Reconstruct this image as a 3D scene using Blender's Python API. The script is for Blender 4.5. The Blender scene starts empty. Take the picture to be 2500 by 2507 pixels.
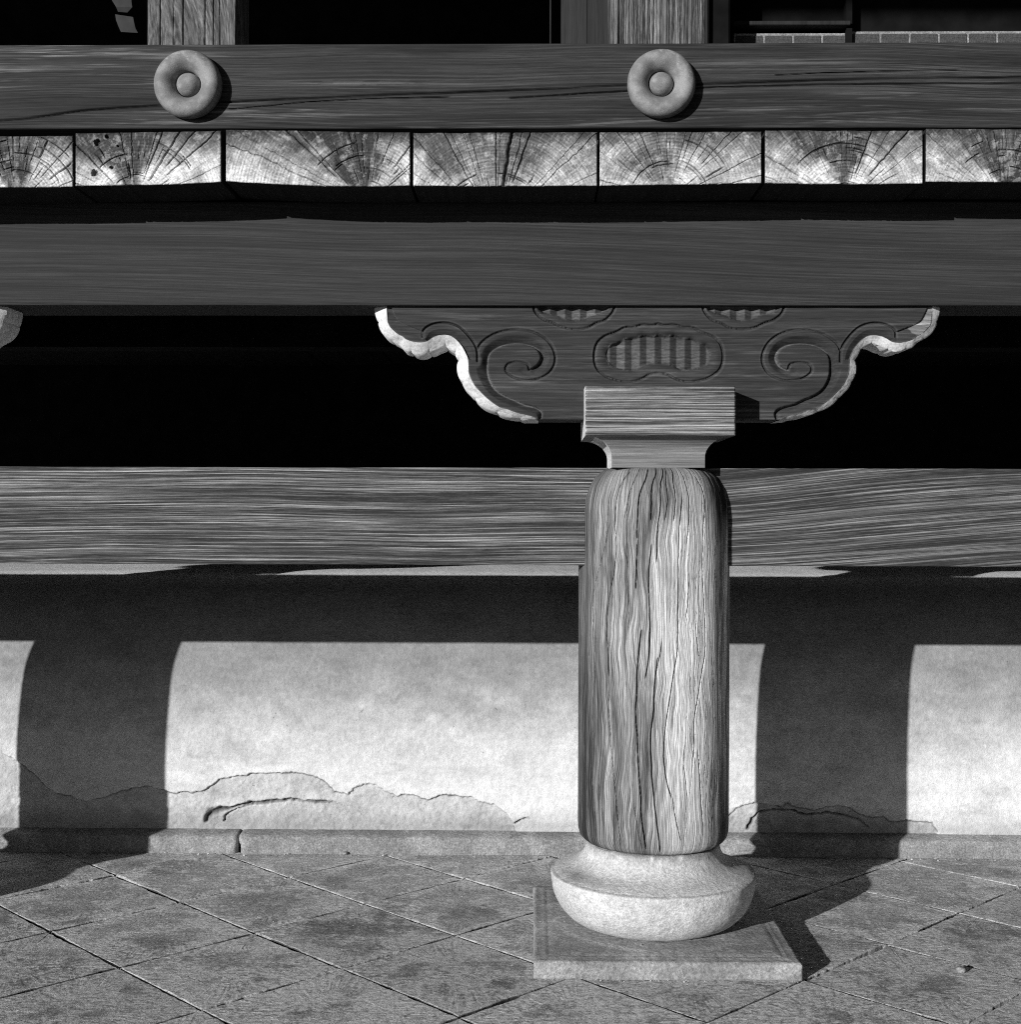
import bpy, bmesh, math, random
import numpy as np
from mathutils import Vector, Matrix

# ------------------------------------------------------------------ camera, sky, sun, exposure
scene = bpy.context.scene
COL = scene.collection
R = math.radians
cd = bpy.data.cameras.new('camera'); cam = bpy.data.objects.new('camera', cd); COL.objects.link(cam)
cd.sensor_fit = 'HORIZONTAL'; cd.sensor_width = 36.0; cd.lens = 36 * 3239 / 2500
cd.clip_start = 0.05; cd.clip_end = 3000
cam.matrix_world = (Matrix.Translation((0, 0, 1.0)) @ Matrix.Rotation(R(0.9), 4, 'Z')
                    @ Matrix.Rotation(R(90), 4, 'X') @ Matrix.Rotation(R(0.16), 4, 'Z'))
scene.camera = cam

AZ, EL = R(37.5), R(13.6)
sun_dir = Vector((math.sin(AZ) * math.cos(EL), math.cos(AZ) * math.cos(EL), -math.sin(EL)))
world = bpy.data.worlds.new('World'); scene.world = world; world.use_nodes = True
wt = world.node_tree; wt.nodes.clear()
sky = wt.nodes.new('ShaderNodeTexSky'); sky.sky_type = 'NISHITA'; sky.sun_disc = False
sky.dust_density = 0.0; sky.sun_elevation = EL; sky.sun_rotation = R(180) + AZ
bw = wt.nodes.new('ShaderNodeSeparateColor')         # black-and-white film behind a red filter: skylight registers dark
bg = wt.nodes.new('ShaderNodeBackground'); bg.inputs['Strength'].default_value = 0.05
wo = wt.nodes.new('ShaderNodeOutputWorld')
wt.links.new(sky.outputs[0], bw.inputs[0]); wt.links.new(bw.outputs[0], bg.inputs['Color'])
wt.links.new(bg.outputs[0], wo.inputs['Surface'])
sd = bpy.data.lights.new('sun', 'SUN'); sd.energy = 5.0; sd.angle = R(0.5); sd.color = (1, 1, 1)
sun = bpy.data.objects.new('sun', sd); COL.objects.link(sun)
sun.rotation_euler = sun_dir.to_track_quat('-Z', 'Y').to_euler(); sun.location = (-6, -8, 6)
vs = scene.view_settings
vs.view_transform = 'Standard'; vs.look = 'None'; vs.exposure = 0.0; vs.gamma = 1.0; vs.use_curve_mapping = False
scene.cycles.max_bounces = 5; scene.cycles.diffuse_bounces = 4; scene.cycles.use_denoising = False; scene.cycles.filter_width = 1.1

# ------------------------------------------------------------------ photograph measurements -> metres
F, CX, CY = 3239.0, 1250.0, 1253.5
_y, _r = R(0.9), R(0.16)
def aty(px, py, Y):
    """X and Z of a measured photograph point lying on the plane y = Y."""
    u = (px - CX) / F; v = -(py - CY) / F
    u2 = u * math.cos(_r) - v * math.sin(_r); v2 = u * math.sin(_r) + v * math.cos(_r)
    dx = u2 * math.cos(_y) - math.sin(_y); dy = u2 * math.sin(_y) + math.cos(_y)
    t = Y / dy
    return dx * t, 1 + v2 * t

# ------------------------------------------------------------------ numpy noise
def _hash(ix, iy, seed):
    h = (ix.astype(np.int64) * 374761393 + iy.astype(np.int64) * 668265263 + seed * 974634777) & 0xFFFFFFFF
    h = ((h ^ (h >> 13)) * 1274126177) & 0xFFFFFFFF
    h = (h ^ (h >> 16)) & 0xFFFFFFFF
    return h.astype(np.float64) / 0xFFFFFFFF
def vnoise(x, y, seed=0):
    x = np.asarray(x, float); y = np.asarray(y, float)
    x, y = np.broadcast_arrays(x, y)
    x0 = np.floor(x); y0 = np.floor(y); fx = x - x0; fy = y - y0
    fx = fx * fx * (3 - 2 * fx); fy = fy * fy * (3 - 2 * fy)
    a = _hash(x0, y0, seed); b = _hash(x0 + 1, y0, seed); c = _hash(x0, y0 + 1, seed); d = _hash(x0 + 1, y0 + 1, seed)
    return (a * (1 - fx) + b * fx) * (1 - fy) + (c * (1 - fx) + d * fx) * fy
def fbm(x, y, seed=0, oct=4, rough=0.5):
    s = 0; a = 1.0; t = 0
    for k in range(oct):
        s = s + a * vnoise(np.asarray(x) * 2 ** k, np.asarray(y) * 2 ** k, seed + 17 * k); t += a; a *= rough
    return s / t
def sstep(a, b, x):
    t = np.clip((x - a) / (b - a), 0, 1); return t * t * (3 - 2 * t)
def seg_dist(X, Z, pts, wid=None):
    """distance from every point to a polyline (and optional interpolated width along it)"""
    best = np.full(np.shape(X), 1e9); bw_ = np.zeros(np.shape(X))
    for i in range(len(pts) - 1):
        ax, az = pts[i]; bx, bz = pts[i + 1]
        dx, dz = bx - ax, bz - az; L = dx * dx + dz * dz + 1e-12
        t = np.clip(((X - ax) * dx + (Z - az) * dz) / L, 0, 1)
        d = np.hypot(X - ax - t * dx, Z - az - t * dz)
        if wid is not None:
            bw_ = np.where(d < best, wid[i] + (wid[i + 1] - wid[i]) * t, bw_)
        best = np.minimum(best, d)
    return best if wid is None else (best, bw_)
def inside(X, Z, poly):
    c = np.zeros(np.shape(X), bool); n = len(poly)
    for i in range(n):
        x1, z1 = poly[i]; x2, z2 = poly[(i + 1) % n]
        if z1 == z2: continue
        m = ((z1 > Z) != (z2 > Z)) & (X < (x2 - x1) * (Z - z1) / (z2 - z1) + x1)
        c ^= m
    return c

# ------------------------------------------------------------------ mesh helpers
def mesh_np(name, verts, quads, tris=None, attrs=None, smooth=True, mat=None, extra=None):
    me = bpy.data.meshes.new(name)
    verts = np.asarray(verts, np.float32).reshape(-1, 3)
    quads = np.asarray(quads, np.int32).reshape(-1, 4)
    tris = np.asarray(tris if tris is not None else [], np.int32).reshape(-1, 3)
    ng = [list(e) for e in (extra or [])]
    loops = np.concatenate([quads.ravel(), tris.ravel()] + [np.array(e, np.int32) for e in ng]).astype(np.int32)
    tot = np.concatenate([np.full(len(quads), 4), np.full(len(tris), 3), np.array([len(e) for e in ng], int)]).astype(np.int32)
    st = np.concatenate([[0], np.cumsum(tot)[:-1]]).astype(np.int32)
    me.vertices.add(len(verts)); me.vertices.foreach_set('co', verts.ravel())
    me.loops.add(len(loops)); me.loops.foreach_set('vertex_index', loops)
    me.polygons.add(len(tot)); me.polygons.foreach_set('loop_start', st); me.polygons.foreach_set('loop_total', tot)
    me.update(calc_edges=True)
    if attrs:
        for k, a in attrs.items():
            at = me.attributes.new(k, 'FLOAT', 'POINT')
            full = np.full(len(verts), float(np.mean(a)), np.float32); a = np.asarray(a, np.float32).ravel()
            full[:len(a)] = a
            at.data.foreach_set('value', full)
    me.polygons.foreach_set('use_smooth', np.full(len(tot), smooth))
    me.validate()
    if mat: me.materials.append(mat)
    return me
def ob(name, me, loc=(0, 0, 0), parent=None, mat=None):
    o = bpy.data.objects.new(name, me); COL.objects.link(o); o.location = loc
    if parent is not None: o.parent = parent
    if mat is not None and me is not None and not me.materials: me.materials.append(mat)
    return o
def thing(o, label, cat, group=None):
    o['label'] = label; o['category'] = cat
    if group: o['group'] = group
    return o
def struct(o):
    o['kind'] = 'structure'; return o
def shift(me, d):
    me.transform(Matrix.Translation(d)); return me

def hf_box(name, xs, zb, zt, nz, yf, yb, disp=None, tone=None, mat=None, zs=None, edge=0.003, loc=(0, 0, 0), sharp=40):
    """a timber or stone block whose front face (towards -y) is a fine relief grid.
       xs: columns; zb, zt: arrays or floats; disp(x,z) pushes the face inwards (metres)."""
    xs = np.asarray(xs, float); nx = len(xs)
    zb = np.broadcast_to(zb, nx).astype(float); zt = np.broadcast_to(zt, nx).astype(float)
    t = np.linspace(0, 1, nz) if zs is None else zs
    X = np.repeat(xs[:, None], nz, 1); Z = zb[:, None] + (zt - zb)[:, None] * t[None, :]
    D = disp(X, Z) if disp is not None else np.zeros_like(X)
    # rounded arrises
    ed = np.minimum(np.minimum(X - xs[0], xs[-1] - X), np.minimum(Z - zb[:, None], zt[:, None] - Z))
    if edge > 0: D = D + edge * np.clip(1 - ed / edge, 0, 1) ** 2
    Y = yf + D
    V = np.stack([X, Y, Z], -1).reshape(-1, 3)
    idx = np.arange(nx * nz).reshape(nx, nz)
    Q = np.stack([idx[:-1, :-1], idx[1:, :-1], idx[1:, 1:], idx[:-1, 1:]], -1).reshape(-1, 4)
    loop = np.concatenate([idx[:, 0], idx[-1, 1:], idx[-2::-1, -1], idx[0, -2:0:-1]])
    B = V[loop].copy(); B[:, 1] = yb
    base = len(V); V = np.concatenate([V, B])
    n = len(loop); k = np.arange(n); k2 = (k + 1) % n
    side = np.stack([loop[k2], loop[k], base + k, base + k2], -1)
    back = [list(range(base + n - 1, base - 1, -1))]
    V -= np.array(loc)
    at = {}
    if tone is not None:
        T = tone(X, Z).ravel(); at['tone'] = np.concatenate([T, T[loop]])
    me = mesh_np(name, V, np.concatenate([Q, side]), attrs=at, mat=mat, extra=back)
    me.set_sharp_from_angle(angle=R(sharp)) if hasattr(me, 'set_sharp_from_angle') else None
    return me
def box(name, x0, x1, y0, y1, z0, z1, mat, bev=0.004, loc=None):
    bm = bmesh.new(); bmesh.ops.create_cube(bm, size=1)
    for v in bm.verts:
        v.co = Vector(((x0 + x1) / 2 + v.co.x * (x1 - x0), (y0 + y1) / 2 + v.co.y * (y1 - y0), (z0 + z1) / 2 + v.co.z * (z1 - z0)))
    if bev: bmesh.ops.bevel(bm, geom=bm.edges[:], offset=bev, segments=2, affect='EDGES')
    if loc is not None: bmesh.ops.translate(bm, verts=bm.verts, vec=-Vector(loc))
    me = bpy.data.meshes.new(name); bm.to_mesh(me); bm.free(); me.materials.append(mat)
    return me
def lathe(name, prof, n, mat, rfun=None, tone=None, cap=True, ang=None):
    """prof: [(r,z)] bottom to top; rfun(theta,z,r)->radius; tone(theta,z)"""
    prof = np.array(prof, float); m = len(prof)
    th = np.linspace(0, 2 * np.pi, n, endpoint=False) if ang is None else ang
    n = len(th)
    T = np.repeat(th[:, None], m, 1); Rr = np.repeat(prof[None, :, 0], n, 0); Z = np.repeat(prof[None, :, 1], n, 0)
    if rfun is not None: Rr = rfun(T, Z, Rr)
    V = np.stack([Rr * np.cos(T), Rr * np.sin(T), Z], -1).reshape(-1, 3)
    idx = np.arange(n * m).reshape(n, m); nx = np.roll(idx, -1, 0)
    Q = np.stack([idx[:, :-1], nx[:, :-1], nx[:, 1:], idx[:, 1:]], -1).reshape(-1, 4)
    ex = [list(idx[::-1, 0]), list(idx[:, -1])] if cap else None
    at = {'tone': tone(T, Z).ravel()} if tone is not None else None
    return mesh_np(name, V, Q, attrs=at, mat=mat, extra=ex)
def resample(prof, step):
    p = np.array(prof, float); d = np.r_[0, np.cumsum(np.hypot(*np.diff(p, axis=0).T))]
    s = np.linspace(0, d[-1], max(2, int(d[-1] / step)))
    return np.stack([np.interp(s, d, p[:, 0]), np.interp(s, d, p[:, 1])], 1)
def smooth_poly(p, it=2):
    p = [tuple(q) for q in p]
    for _ in range(it):
        o = [p[0]]
        for a, b in zip(p[:-1], p[1:]):
            o += [(a[0] * .75 + b[0] * .25, a[1] * .75 + b[1] * .25), (a[0] * .25 + b[0] * .75, a[1] * .25 + b[1] * .75)]
        o.append(p[-1]); p = o
    return p

# ------------------------------------------------------------------ materials (all neutral greys: black-and-white photograph)
class N:
    def __init__(s, name, rough=0.85, spec=0.2):
        s.m = bpy.data.materials.new(name); s.m.use_nodes = True; s.t = s.m.node_tree
        s.b = s.t.nodes['Principled BSDF']; s.b.inputs['Roughness'].default_value = rough
        s.b.inputs['Specular IOR Level'].default_value = spec
        s.co = s.t.nodes.new('ShaderNodeTexCoord').outputs['Object']
    def _in(s, n, k, v):
        if v is None: return
        if isinstance(v, bpy.types.NodeSocket): s.t.links.new(v, n.inputs[k])
        else: n.inputs[k].default_value = v
    def mapv(s, v, scale=(1, 1, 1), loc=(0, 0, 0)):
        n = s.t.nodes.new('ShaderNodeMapping'); s._in(n, 'Vector', v); n.inputs['Scale'].default_value = scale
        n.inputs['Location'].default_value = loc; return n.outputs[0]
    def noise(s, v, scale=1, detail=3, rough=0.5, dist=0):
        n = s.t.nodes.new('ShaderNodeTexNoise'); s._in(n, 'Vector', v); n.inputs['Scale'].default_value = scale
        n.inputs['Detail'].default_value = detail; n.inputs['Roughness'].default_value = rough
        n.inputs['Distortion'].default_value = dist; return n.outputs[0]
    def voro(s, v, scale, feature='F1'):
        n = s.t.nodes.new('ShaderNodeTexVoronoi'); n.feature = feature; s._in(n, 'Vector', v); n.inputs['Scale'].default_value = scale
        return n.outputs['Distance']
    def math(s, op, a, b=None, c=None, clamp=False):
        n = s.t.nodes.new('ShaderNodeMath'); n.operation = op; n.use_clamp = clamp
        s._in(n, 0, a); s._in(n, 1, b); s._in(n, 2, c); return n.outputs[0]
    def ramp(s, v, lo, hi, a=0.0, b=1.0, smooth=True):
        n = s.t.nodes.new('ShaderNodeMapRange'); n.interpolation_type = 'SMOOTHSTEP' if smooth else 'LINEAR'
        s._in(n, 0, v); n.inputs[1].default_value = lo; n.inputs[2].default_value = hi
        s._in(n, 3, a); s._in(n, 4, b); return n.outputs[0]
    def mix(s, f, a, b):
        n = s.t.nodes.new('ShaderNodeMix'); n.data_type = 'FLOAT'; s._in(n, 0, f); s._in(n, 2, a); s._in(n, 3, b); return n.outputs[0]
    def sep(s, v):
        n = s.t.nodes.new('ShaderNodeSeparateXYZ'); s._in(n, 0, v); return n.outputs
    def comb(s, x, y, z):
        n = s.t.nodes.new('ShaderNodeCombineXYZ'); s._in(n, 0, x); s._in(n, 1, y); s._in(n, 2, z); return n.outputs[0]
    def attr(s, name):
        n = s.t.nodes.new('ShaderNodeAttribute'); n.attribute_name = name; return n.outputs['Fac']
    def col(s, v):
        n = s.t.nodes.new('ShaderNodeCombineColor')
        for i in range(3): s._in(n, i, v)
        s.t.links.new(n.outputs[0], s.b.inputs['Base Color'])
    def bump(s, h, dist=0.002, strength=1.0):
        n = s.t.nodes.new('ShaderNodeBump'); n.inputs['Strength'].default_value = strength
        n.inputs['Distance'].default_value = dist; s._in(n, 'Height', h)
        if getattr(s, '_n', None) is not None: s.t.links.new(s._n, n.inputs['Normal'])
        s._n = n.outputs[0]; s.t.links.new(s._n, s.b.inputs['Normal'])

def wood(name, axis='X', dark=0.03, light=0.08, lines=140, along=1.6, warp=0.03, contrast=(0.35, 0.65), bump=0.0015,
         fine=0.35, tone=False, pale=None, seed=0.0, fiber=500, gamma=1.0, spec=0.25, wob=.0010, slope=0.0):
    n = N(name, 0.8, spec)
    x, y, z = n.sep(n.co)
    a, c1, c2 = {'X': (x, z, y), 'Z': (z, x, y), 'Y': (y, x, z)}[axis]
    lo = n.comb(n.math('MULTIPLY', a, 0.8), n.math('MULTIPLY', c1, 2.2), n.math('ADD', n.math('MULTIPLY', c2, 2.0), seed))
    w = n.math('SUBTRACT', n.noise(lo, 1.3, 1), 0.5)
    w2 = n.math('SUBTRACT', n.noise(n.comb(n.math('MULTIPLY', a, 7), n.math('MULTIPLY', c1, 20), seed + 5.0), 1, 2), 0.5)
    c1w = n.math('ADD', c1, n.math('ADD', n.math('MULTIPLY', w, warp * 2), n.math('MULTIPLY', w2, wob)))
    if slope: c1w = n.math('SUBTRACT', c1w, n.math('MULTIPLY', a, slope))
    g = n.noise(n.comb(n.math('MULTIPLY', a, along), n.math('MULTIPLY', c1w, lines), n.math('ADD', n.math('MULTIPLY', c2, lines * 0.3), seed)), 1, 3, 0.7)
    fb = n.noise(n.comb(n.math('MULTIPLY', a, 30), n.math('MULTIPLY', c1w, fiber), n.math('MULTIPLY', c2, fiber * .4)), 1, 3, 0.75)
    g2 = n.noise(n.comb(n.math('MULTIPLY', a, along * 3.5), n.math('MULTIPLY', c1w, lines * 1.9), n.math('ADD', n.math('MULTIPLY', c2, lines * .5), seed + 2)), 1, 3, 0.75)
    gg = n.math('ADD', n.math('MULTIPLY', n.ramp(g, contrast[0], contrast[1]), .6), n.math('MULTIPLY', n.ramp(g2, contrast[0], contrast[1]), .5))
    if gamma != 1.0: gg = n.math('POWER', gg, gamma)
    mott = n.noise(n.comb(n.math('MULTIPLY', a, 1.6), n.math('MULTIPLY', c1w, 26), seed + 9.0), 1, 5, .7)
    f = n.math('ADD', gg, n.math('MULTIPLY', n.math('SUBTRACT', fb, 0.5), fine), clamp=True)
    f = n.math('MULTIPLY', f, n.ramp(mott, 0.34, 0.64, 0.5, 1.25), clamp=True)
    v = n.mix(f, dark, light)
    if pale is not None:
        pm = n.ramp(n.noise(n.comb(n.math('MULTIPLY', a, 3), n.math('MULTIPLY', c1w, 45), seed + 3.0), 1, 4, .6), 0.6, 0.78)
        v = n.mix(pm, v, pale)
    if tone: v = n.math('MULTIPLY', v, n.attr('tone'))
    v = n.math('MULTIPLY', v, n.ramp(n.noise(n.co, 700, 2, .7), .3, .7, .8, 1.2))
    n.col(v)
    n.bump(n.math('ADD', g, n.math('MULTIPLY', fb, 0.25)), bump)
    return n.m

M_rail = wood('weathered_rail_wood', 'X', 0.024, 0.54, lines=240, along=1.0, warp=0.022, contrast=(0.42, 0.72), bump=0.003, fine=0.4, gamma=1.5, seed=1.3)
M_rail2 = wood('weathered_rail_wood_right', 'X', 0.024, 0.42, lines=250, along=1.1, warp=0.035, contrast=(0.42, 0.72), bump=0.003, fine=0.4, gamma=1.4, seed=7.7, slope=.07)
M_beam = wood('dark_beam_wood', 'X', 0.018, 0.050, lines=290, along=1.2, warp=0.025, contrast=(0.36, 0.70), bump=0.0004, fine=0.8, seed=2.1, fiber=700, slope=-.02)
M_top = wood('sill_beam_wood', 'X', 0.016, 0.070, lines=290, along=1.2, warp=0.05, contrast=(0.38, 0.72), bump=0.0008, fine=0.7, tone=True, seed=4.2, fiber=600)
M_brk = wood('bracket_wood', 'X', 0.016, 0.058, lines=230, along=3, warp=0.01, contrast=(0.34, 0.7), bump=0.0005, fine=0.9, tone=True, seed=3.3)
M_cap = wood('capital_wood', 'X', 0.03, 0.62, lines=250, along=1.2, warp=0.006, contrast=(0.42, 0.70), bump=0.0025, fine=0.4, gamma=1.3, seed=5.5)
M_neck = wood('capital_neck_wood', 'X', 0.09, 0.30, lines=300, along=2.0, warp=0.012, contrast=(0.34, 0.7), bump=0.0006, fine=0.7, seed=8.5)
M_post = wood('gallery_post_wood', 'Z', 0.03, 0.26, lines=110, along=9, warp=0.22, contrast=(0.38, 0.72), bump=0.0012, fine=0.7, seed=6.1, wob=.012)
M_post2 = wood('gallery_post_wood_straight', 'Z', 0.02, 0.60, lines=190, along=1.5, warp=0.003, contrast=(0.42, 0.78), bump=0.0012, fine=0.9, seed=9.1, gamma=1.3)
M_under = wood('underfloor_shade_wood', 'Y', 0.009, 0.02, lines=60, along=2, warp=0.02, seed=2.0)  # wood coloured very dark to stand for shade below the floor

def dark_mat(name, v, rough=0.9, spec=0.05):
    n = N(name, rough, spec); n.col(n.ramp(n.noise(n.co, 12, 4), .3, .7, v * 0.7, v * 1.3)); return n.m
M_void = dark_mat('shade_black_wood', 0.008)  # near-black colour stands for the unlit depth of the recesses
M_earth = dark_mat('dark_earth', 0.03)
M_rear = wood('rear_wood', 'Z', 0.012, 0.025, lines=60, along=2, warp=0.02, seed=1.0)
M_rearL = wood('rear_wood_light', 'Z', 0.018, 0.036, lines=60, along=2, warp=0.02, seed=1.7)

def endgrain():
    n = N('board_end_wood', 0.85, 0.2)
    sp = n.noise(n.co, 220, 3, .65); bl = n.noise(n.co, 28, 4, .65)
    v = n.math('MULTIPLY', n.attr('tone'), n.ramp(sp, .3, .7, .72, 1.28))
    v = n.math('MULTIPLY', v, n.ramp(bl, .3, .7, .8, 1.2), clamp=True)
    n.col(v); n.bump(sp, 0.0012); return n.m
M_end = endgrain()
def column_mat():
    n = N('bleached_column_wood', 0.85, 0.2)
    x, y, z = n.sep(n.co)
    an = n.math('ARCTAN2', x, n.math('MULTIPLY', y, -1))
    w = n.math('SUBTRACT', n.noise(n.comb(n.math('MULTIPLY', an, 1.6), n.math('MULTIPLY', z, 5.5), 0.0), 1, 2), .5)
    aw = n.math('ADD', an, n.math('MULTIPLY', w, 0.27))
    g = n.noise(n.comb(n.math('MULTIPLY', aw, 34), n.math('MULTIPLY', z, 2.4), 3.0), 1, 5, .68)
    fb = n.noise(n.comb(n.math('MULTIPLY', aw, 75), n.math('MULTIPLY', z, 5), 7.0), 1, 4, .75)
    ln = n.noise(n.comb(n.math('MULTIPLY', aw, 24), n.math('MULTIPLY', z, 2.6), 11.0), 1, 4, .7)
    rd = n.ramp(n.math('ABSOLUTE', n.math('SUBTRACT', ln, .5)), .0, .030, .52, 1.0)
    v = n.math('MULTIPLY', n.attr('tone'), n.ramp(g, .38, .60, .55, 1.15))
    v = n.math('MULTIPLY', v, rd)
    ln2 = n.noise(n.comb(n.math('MULTIPLY', aw, 48), n.math('MULTIPLY', z, 3.2), 31.0), 1, 3, .6)
    v = n.math('MULTIPLY', v, n.ramp(n.math('ABSOLUTE', n.math('SUBTRACT', ln2, .5)), .0, .05, .55, 1.06))
    v = n.math('MULTIPLY', v, n.ramp(fb, .32, .66, .72, 1.2))
    v = n.math('MULTIPLY', v, n.ramp(n.noise(n.co, 800, 1), .25, .75, .85, 1.15), clamp=True)
    n.col(v); n.bump(n.math('ADD', g, n.math('MULTIPLY', fb, .6)), 0.0018); return n.m
M_col = column_mat()
def nut_mat():
    n = N('nail_cover_metal', 0.7, 0.3)
    a = n.noise(n.co, 25, 4, .6); sp = n.noise(n.co, 500, 2, .6)
    v = n.ramp(a, .40, .62, .17, .27)
    v = n.mix(n.ramp(n.math('ADD', n.noise(n.co, 60, 5, .8), n.math('MULTIPLY', n.sep(n.co)[2], 1.6)), .60, .80), v, .40)
    v = n.math('MULTIPLY', v, n.ramp(sp, .3, .7, .85, 1.15))
    n.col(v); n.bump(sp, 0.0006); return n.m
M_nut = nut_mat()
def white_mat():
    n = N('old_white_paint', 0.8, 0.2)
    a = n.noise(n.co, 22, 5, .65)
    n.col(n.math('MULTIPLY', n.ramp(a, .3, .5, .48, .70), n.ramp(n.noise(n.co, 160, 4, .8), .35, .6, .75, 1.08))); n.bump(n.noise(n.co, 90, 3), 0.0015); return n.m
M_white = white_mat()
def plaster_mat():
    n = N('podium_plaster', 0.9, 0.1)
    a = n.noise(n.co, 7, 8, .75); b = n.noise(n.co, 60, 5, .75); c = n.noise(n.co, 420, 3, .7)
    x, y, z = n.sep(n.co)
    hz = n.noise(n.comb(n.math('MULTIPLY', x, 1.2), 0.0, n.math('MULTIPLY', z, 9)), 2, 4, .6)
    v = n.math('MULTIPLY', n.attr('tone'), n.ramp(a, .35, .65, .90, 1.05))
    v = n.math('MULTIPLY', v, n.ramp(b, .34, .66, .86, 1.07))
    pit = n.noise(n.co, 75, 2, .5); v = n.math('MULTIPLY', v, n.ramp(pit, .22, .27, .55, 1.0))
    hr = n.noise(n.mapv(n.co, (1, 1, 1), (4, 4, 4)), 5, 6, .7); v = n.math('MULTIPLY', v, n.ramp(n.math('ABSOLUTE', n.math('SUBTRACT', hr, .5)), 0, .006, 1.12, 1.0))
    v = n.math('MULTIPLY', v, n.ramp(hz, .3, .7, .94, 1.04))
    v = n.math('MULTIPLY', v, n.ramp(c, .32, .68, .84, 1.12), clamp=True)
    n.col(v); n.bump(n.math('ADD', b, n.math('MULTIPLY', c, .4)), 0.0038); return n.m
M_plaster = plaster_mat()
def stone_mat(name, lo, hi, grit=0.0015, dots=0.0, sc=1.0, blot=(1.0, 1.0), blots=9.0, seed=0.0, smear=0.0, gr=1.0, tone=False):
    n = N(name, 0.9, 0.15)
    if smear: n.co = n.t.nodes.new('ShaderNodeNewGeometry').outputs['Position']
    co = n.mapv(n.co, (sc, sc, sc), (seed, seed, 0))
    a = n.noise(co, 6, 5, .62); c = n.noise(co, 190, 4, .8); d = n.noise(co, 70, 5, .8)
    v = n.ramp(a, .3, .7, lo, hi)
    v = n.math('MULTIPLY', v, n.ramp(c, .34, .66, 1 - .45 * gr, 1 + .45 * gr))
    v = n.math('MULTIPLY', v, n.ramp(d, .34, .66, 1 - .26 * gr, 1 + .26 * gr))
    if tone: v = n.math('MULTIPLY', v, n.attr('tone'))
    bl = n.noise(n.mapv(co, (1, 1, 1), (3, 7, 1)), blots, 6, .7)
    v = n.math('MULTIPLY', v, n.ramp(bl, .48, .60, blot[0], blot[1]), clamp=True)
    if smear:      # lime from the joints smeared over the stone
        v = n.math('MULTIPLY', v, n.ramp(n.attr('edge'), 1.05, 1.55, 1.0, .12))      # slab sides painted dark for shade in the joints
        fr = n.ramp(n.sep(n.co)[1], 2.6, 3.5, .07, -.06, False)
        dk = n.noise(n.mapv(n.co, (1, 1, 1), (5, 8, 0)), 3.6, 9, .74)
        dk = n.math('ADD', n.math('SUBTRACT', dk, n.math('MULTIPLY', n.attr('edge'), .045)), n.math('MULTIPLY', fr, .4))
        v = n.math('MULTIPLY', v, n.ramp(dk, .45, .60, 1.12, .70))
        sm = n.math('ADD', n.math('ADD', n.math('MULTIPLY', n.attr('edge'), .10), fr), n.noise(n.mapv(n.co, (1, 1, 1), (9, 2, 0)), 9, 9, .74))
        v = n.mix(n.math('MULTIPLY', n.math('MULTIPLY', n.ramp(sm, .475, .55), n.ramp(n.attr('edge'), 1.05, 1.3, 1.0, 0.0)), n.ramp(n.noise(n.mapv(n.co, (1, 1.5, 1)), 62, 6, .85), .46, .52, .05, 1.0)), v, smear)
    n.col(v); n.bump(n.math('ADD', c, n.math('MULTIPLY', d, 1.5)), grit); return n.m
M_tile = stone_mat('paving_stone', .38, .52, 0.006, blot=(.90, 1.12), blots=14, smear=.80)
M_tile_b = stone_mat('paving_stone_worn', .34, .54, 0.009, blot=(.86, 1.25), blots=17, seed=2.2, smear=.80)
M_bed = stone_mat('joint_mortar', .05, .14, 0.003, blot=(.4, 2.6), blots=14, seed=5)
M_base = stone_mat('pale_granite', .60, .72, 0.0022, blot=(.92, 1.05), blots=20, gr=.55)
M_ped = stone_mat('pale_granite_pedestal', .60, .72, 0.003, blot=(.92, 1.05), blots=20, gr=.5, tone=True)
M_pad = stone_mat('pad_stone', .27, .38, 0.003, blot=(.9, 1.2), blots=12, seed=1, gr=.7)
M_kerb = stone_mat('kerb_stone', .25, .36, 0.003, blot=(.9, 1.2), blots=12, seed=8, gr=.8)
M_soil = stone_mat('yard_gravel', .08, .13, 0.003)

M_pale = stone_mat('pale_bleached_endwood', .58, .74, .001)
# ------------------------------------------------------------------ ground and paving
me = bpy.data.meshes.new('ground'); me.from_pydata([(-400, -400, -.03), (400, -400, -.03), (400, 400, -.03), (-400, 400, -.03)], [], [(0, 1, 2, 3)])
struct(ob('ground', me, mat=M_soil))
me = bpy.data.meshes.new('pavement'); me.from_pydata([(-4, 1.2, -.014), (4, 1.2, -.014), (4, 3.95, -.014), (-4, 3.95, -.014)], [], [(0, 1, 2, 3)])
pav = struct(ob('pavement', me, mat=M_bed))
KERB_Y = 3.855
ul = [1.404, 1.752, 2.083, 2.424]; vl = [1.95, 2.335, 2.68, 3.02]
while ul[0] > -1.6: ul.insert(0, ul[0] - .345)
while ul[-1] < 5.4: ul.append(ul[-1] + .343)
while vl[0] > -1.8: vl.insert(0, vl[0] - .355)
while vl[-1] < 5.4: vl.append(vl[-1] + .345)
rng = random.Random(4)
GU, GV = .0012, .0013
def clip_poly(p, ymax=None, ymin=None):
    out = []
    for i in range(len(p)):
        a, b = p[i], p[(i + 1) % len(p)]
        for lim, s in ((ymax, 1),):
            ia = (a[1] <= lim); ib = (b[1] <= lim)
            if ia: out.append(a)
            if ia != ib:
                t = (lim - a[1]) / (b[1] - a[1]); out.append((a[0] + t * (b[0] - a[0]), lim))
    return out
S2 = math.sqrt(.5)
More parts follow.
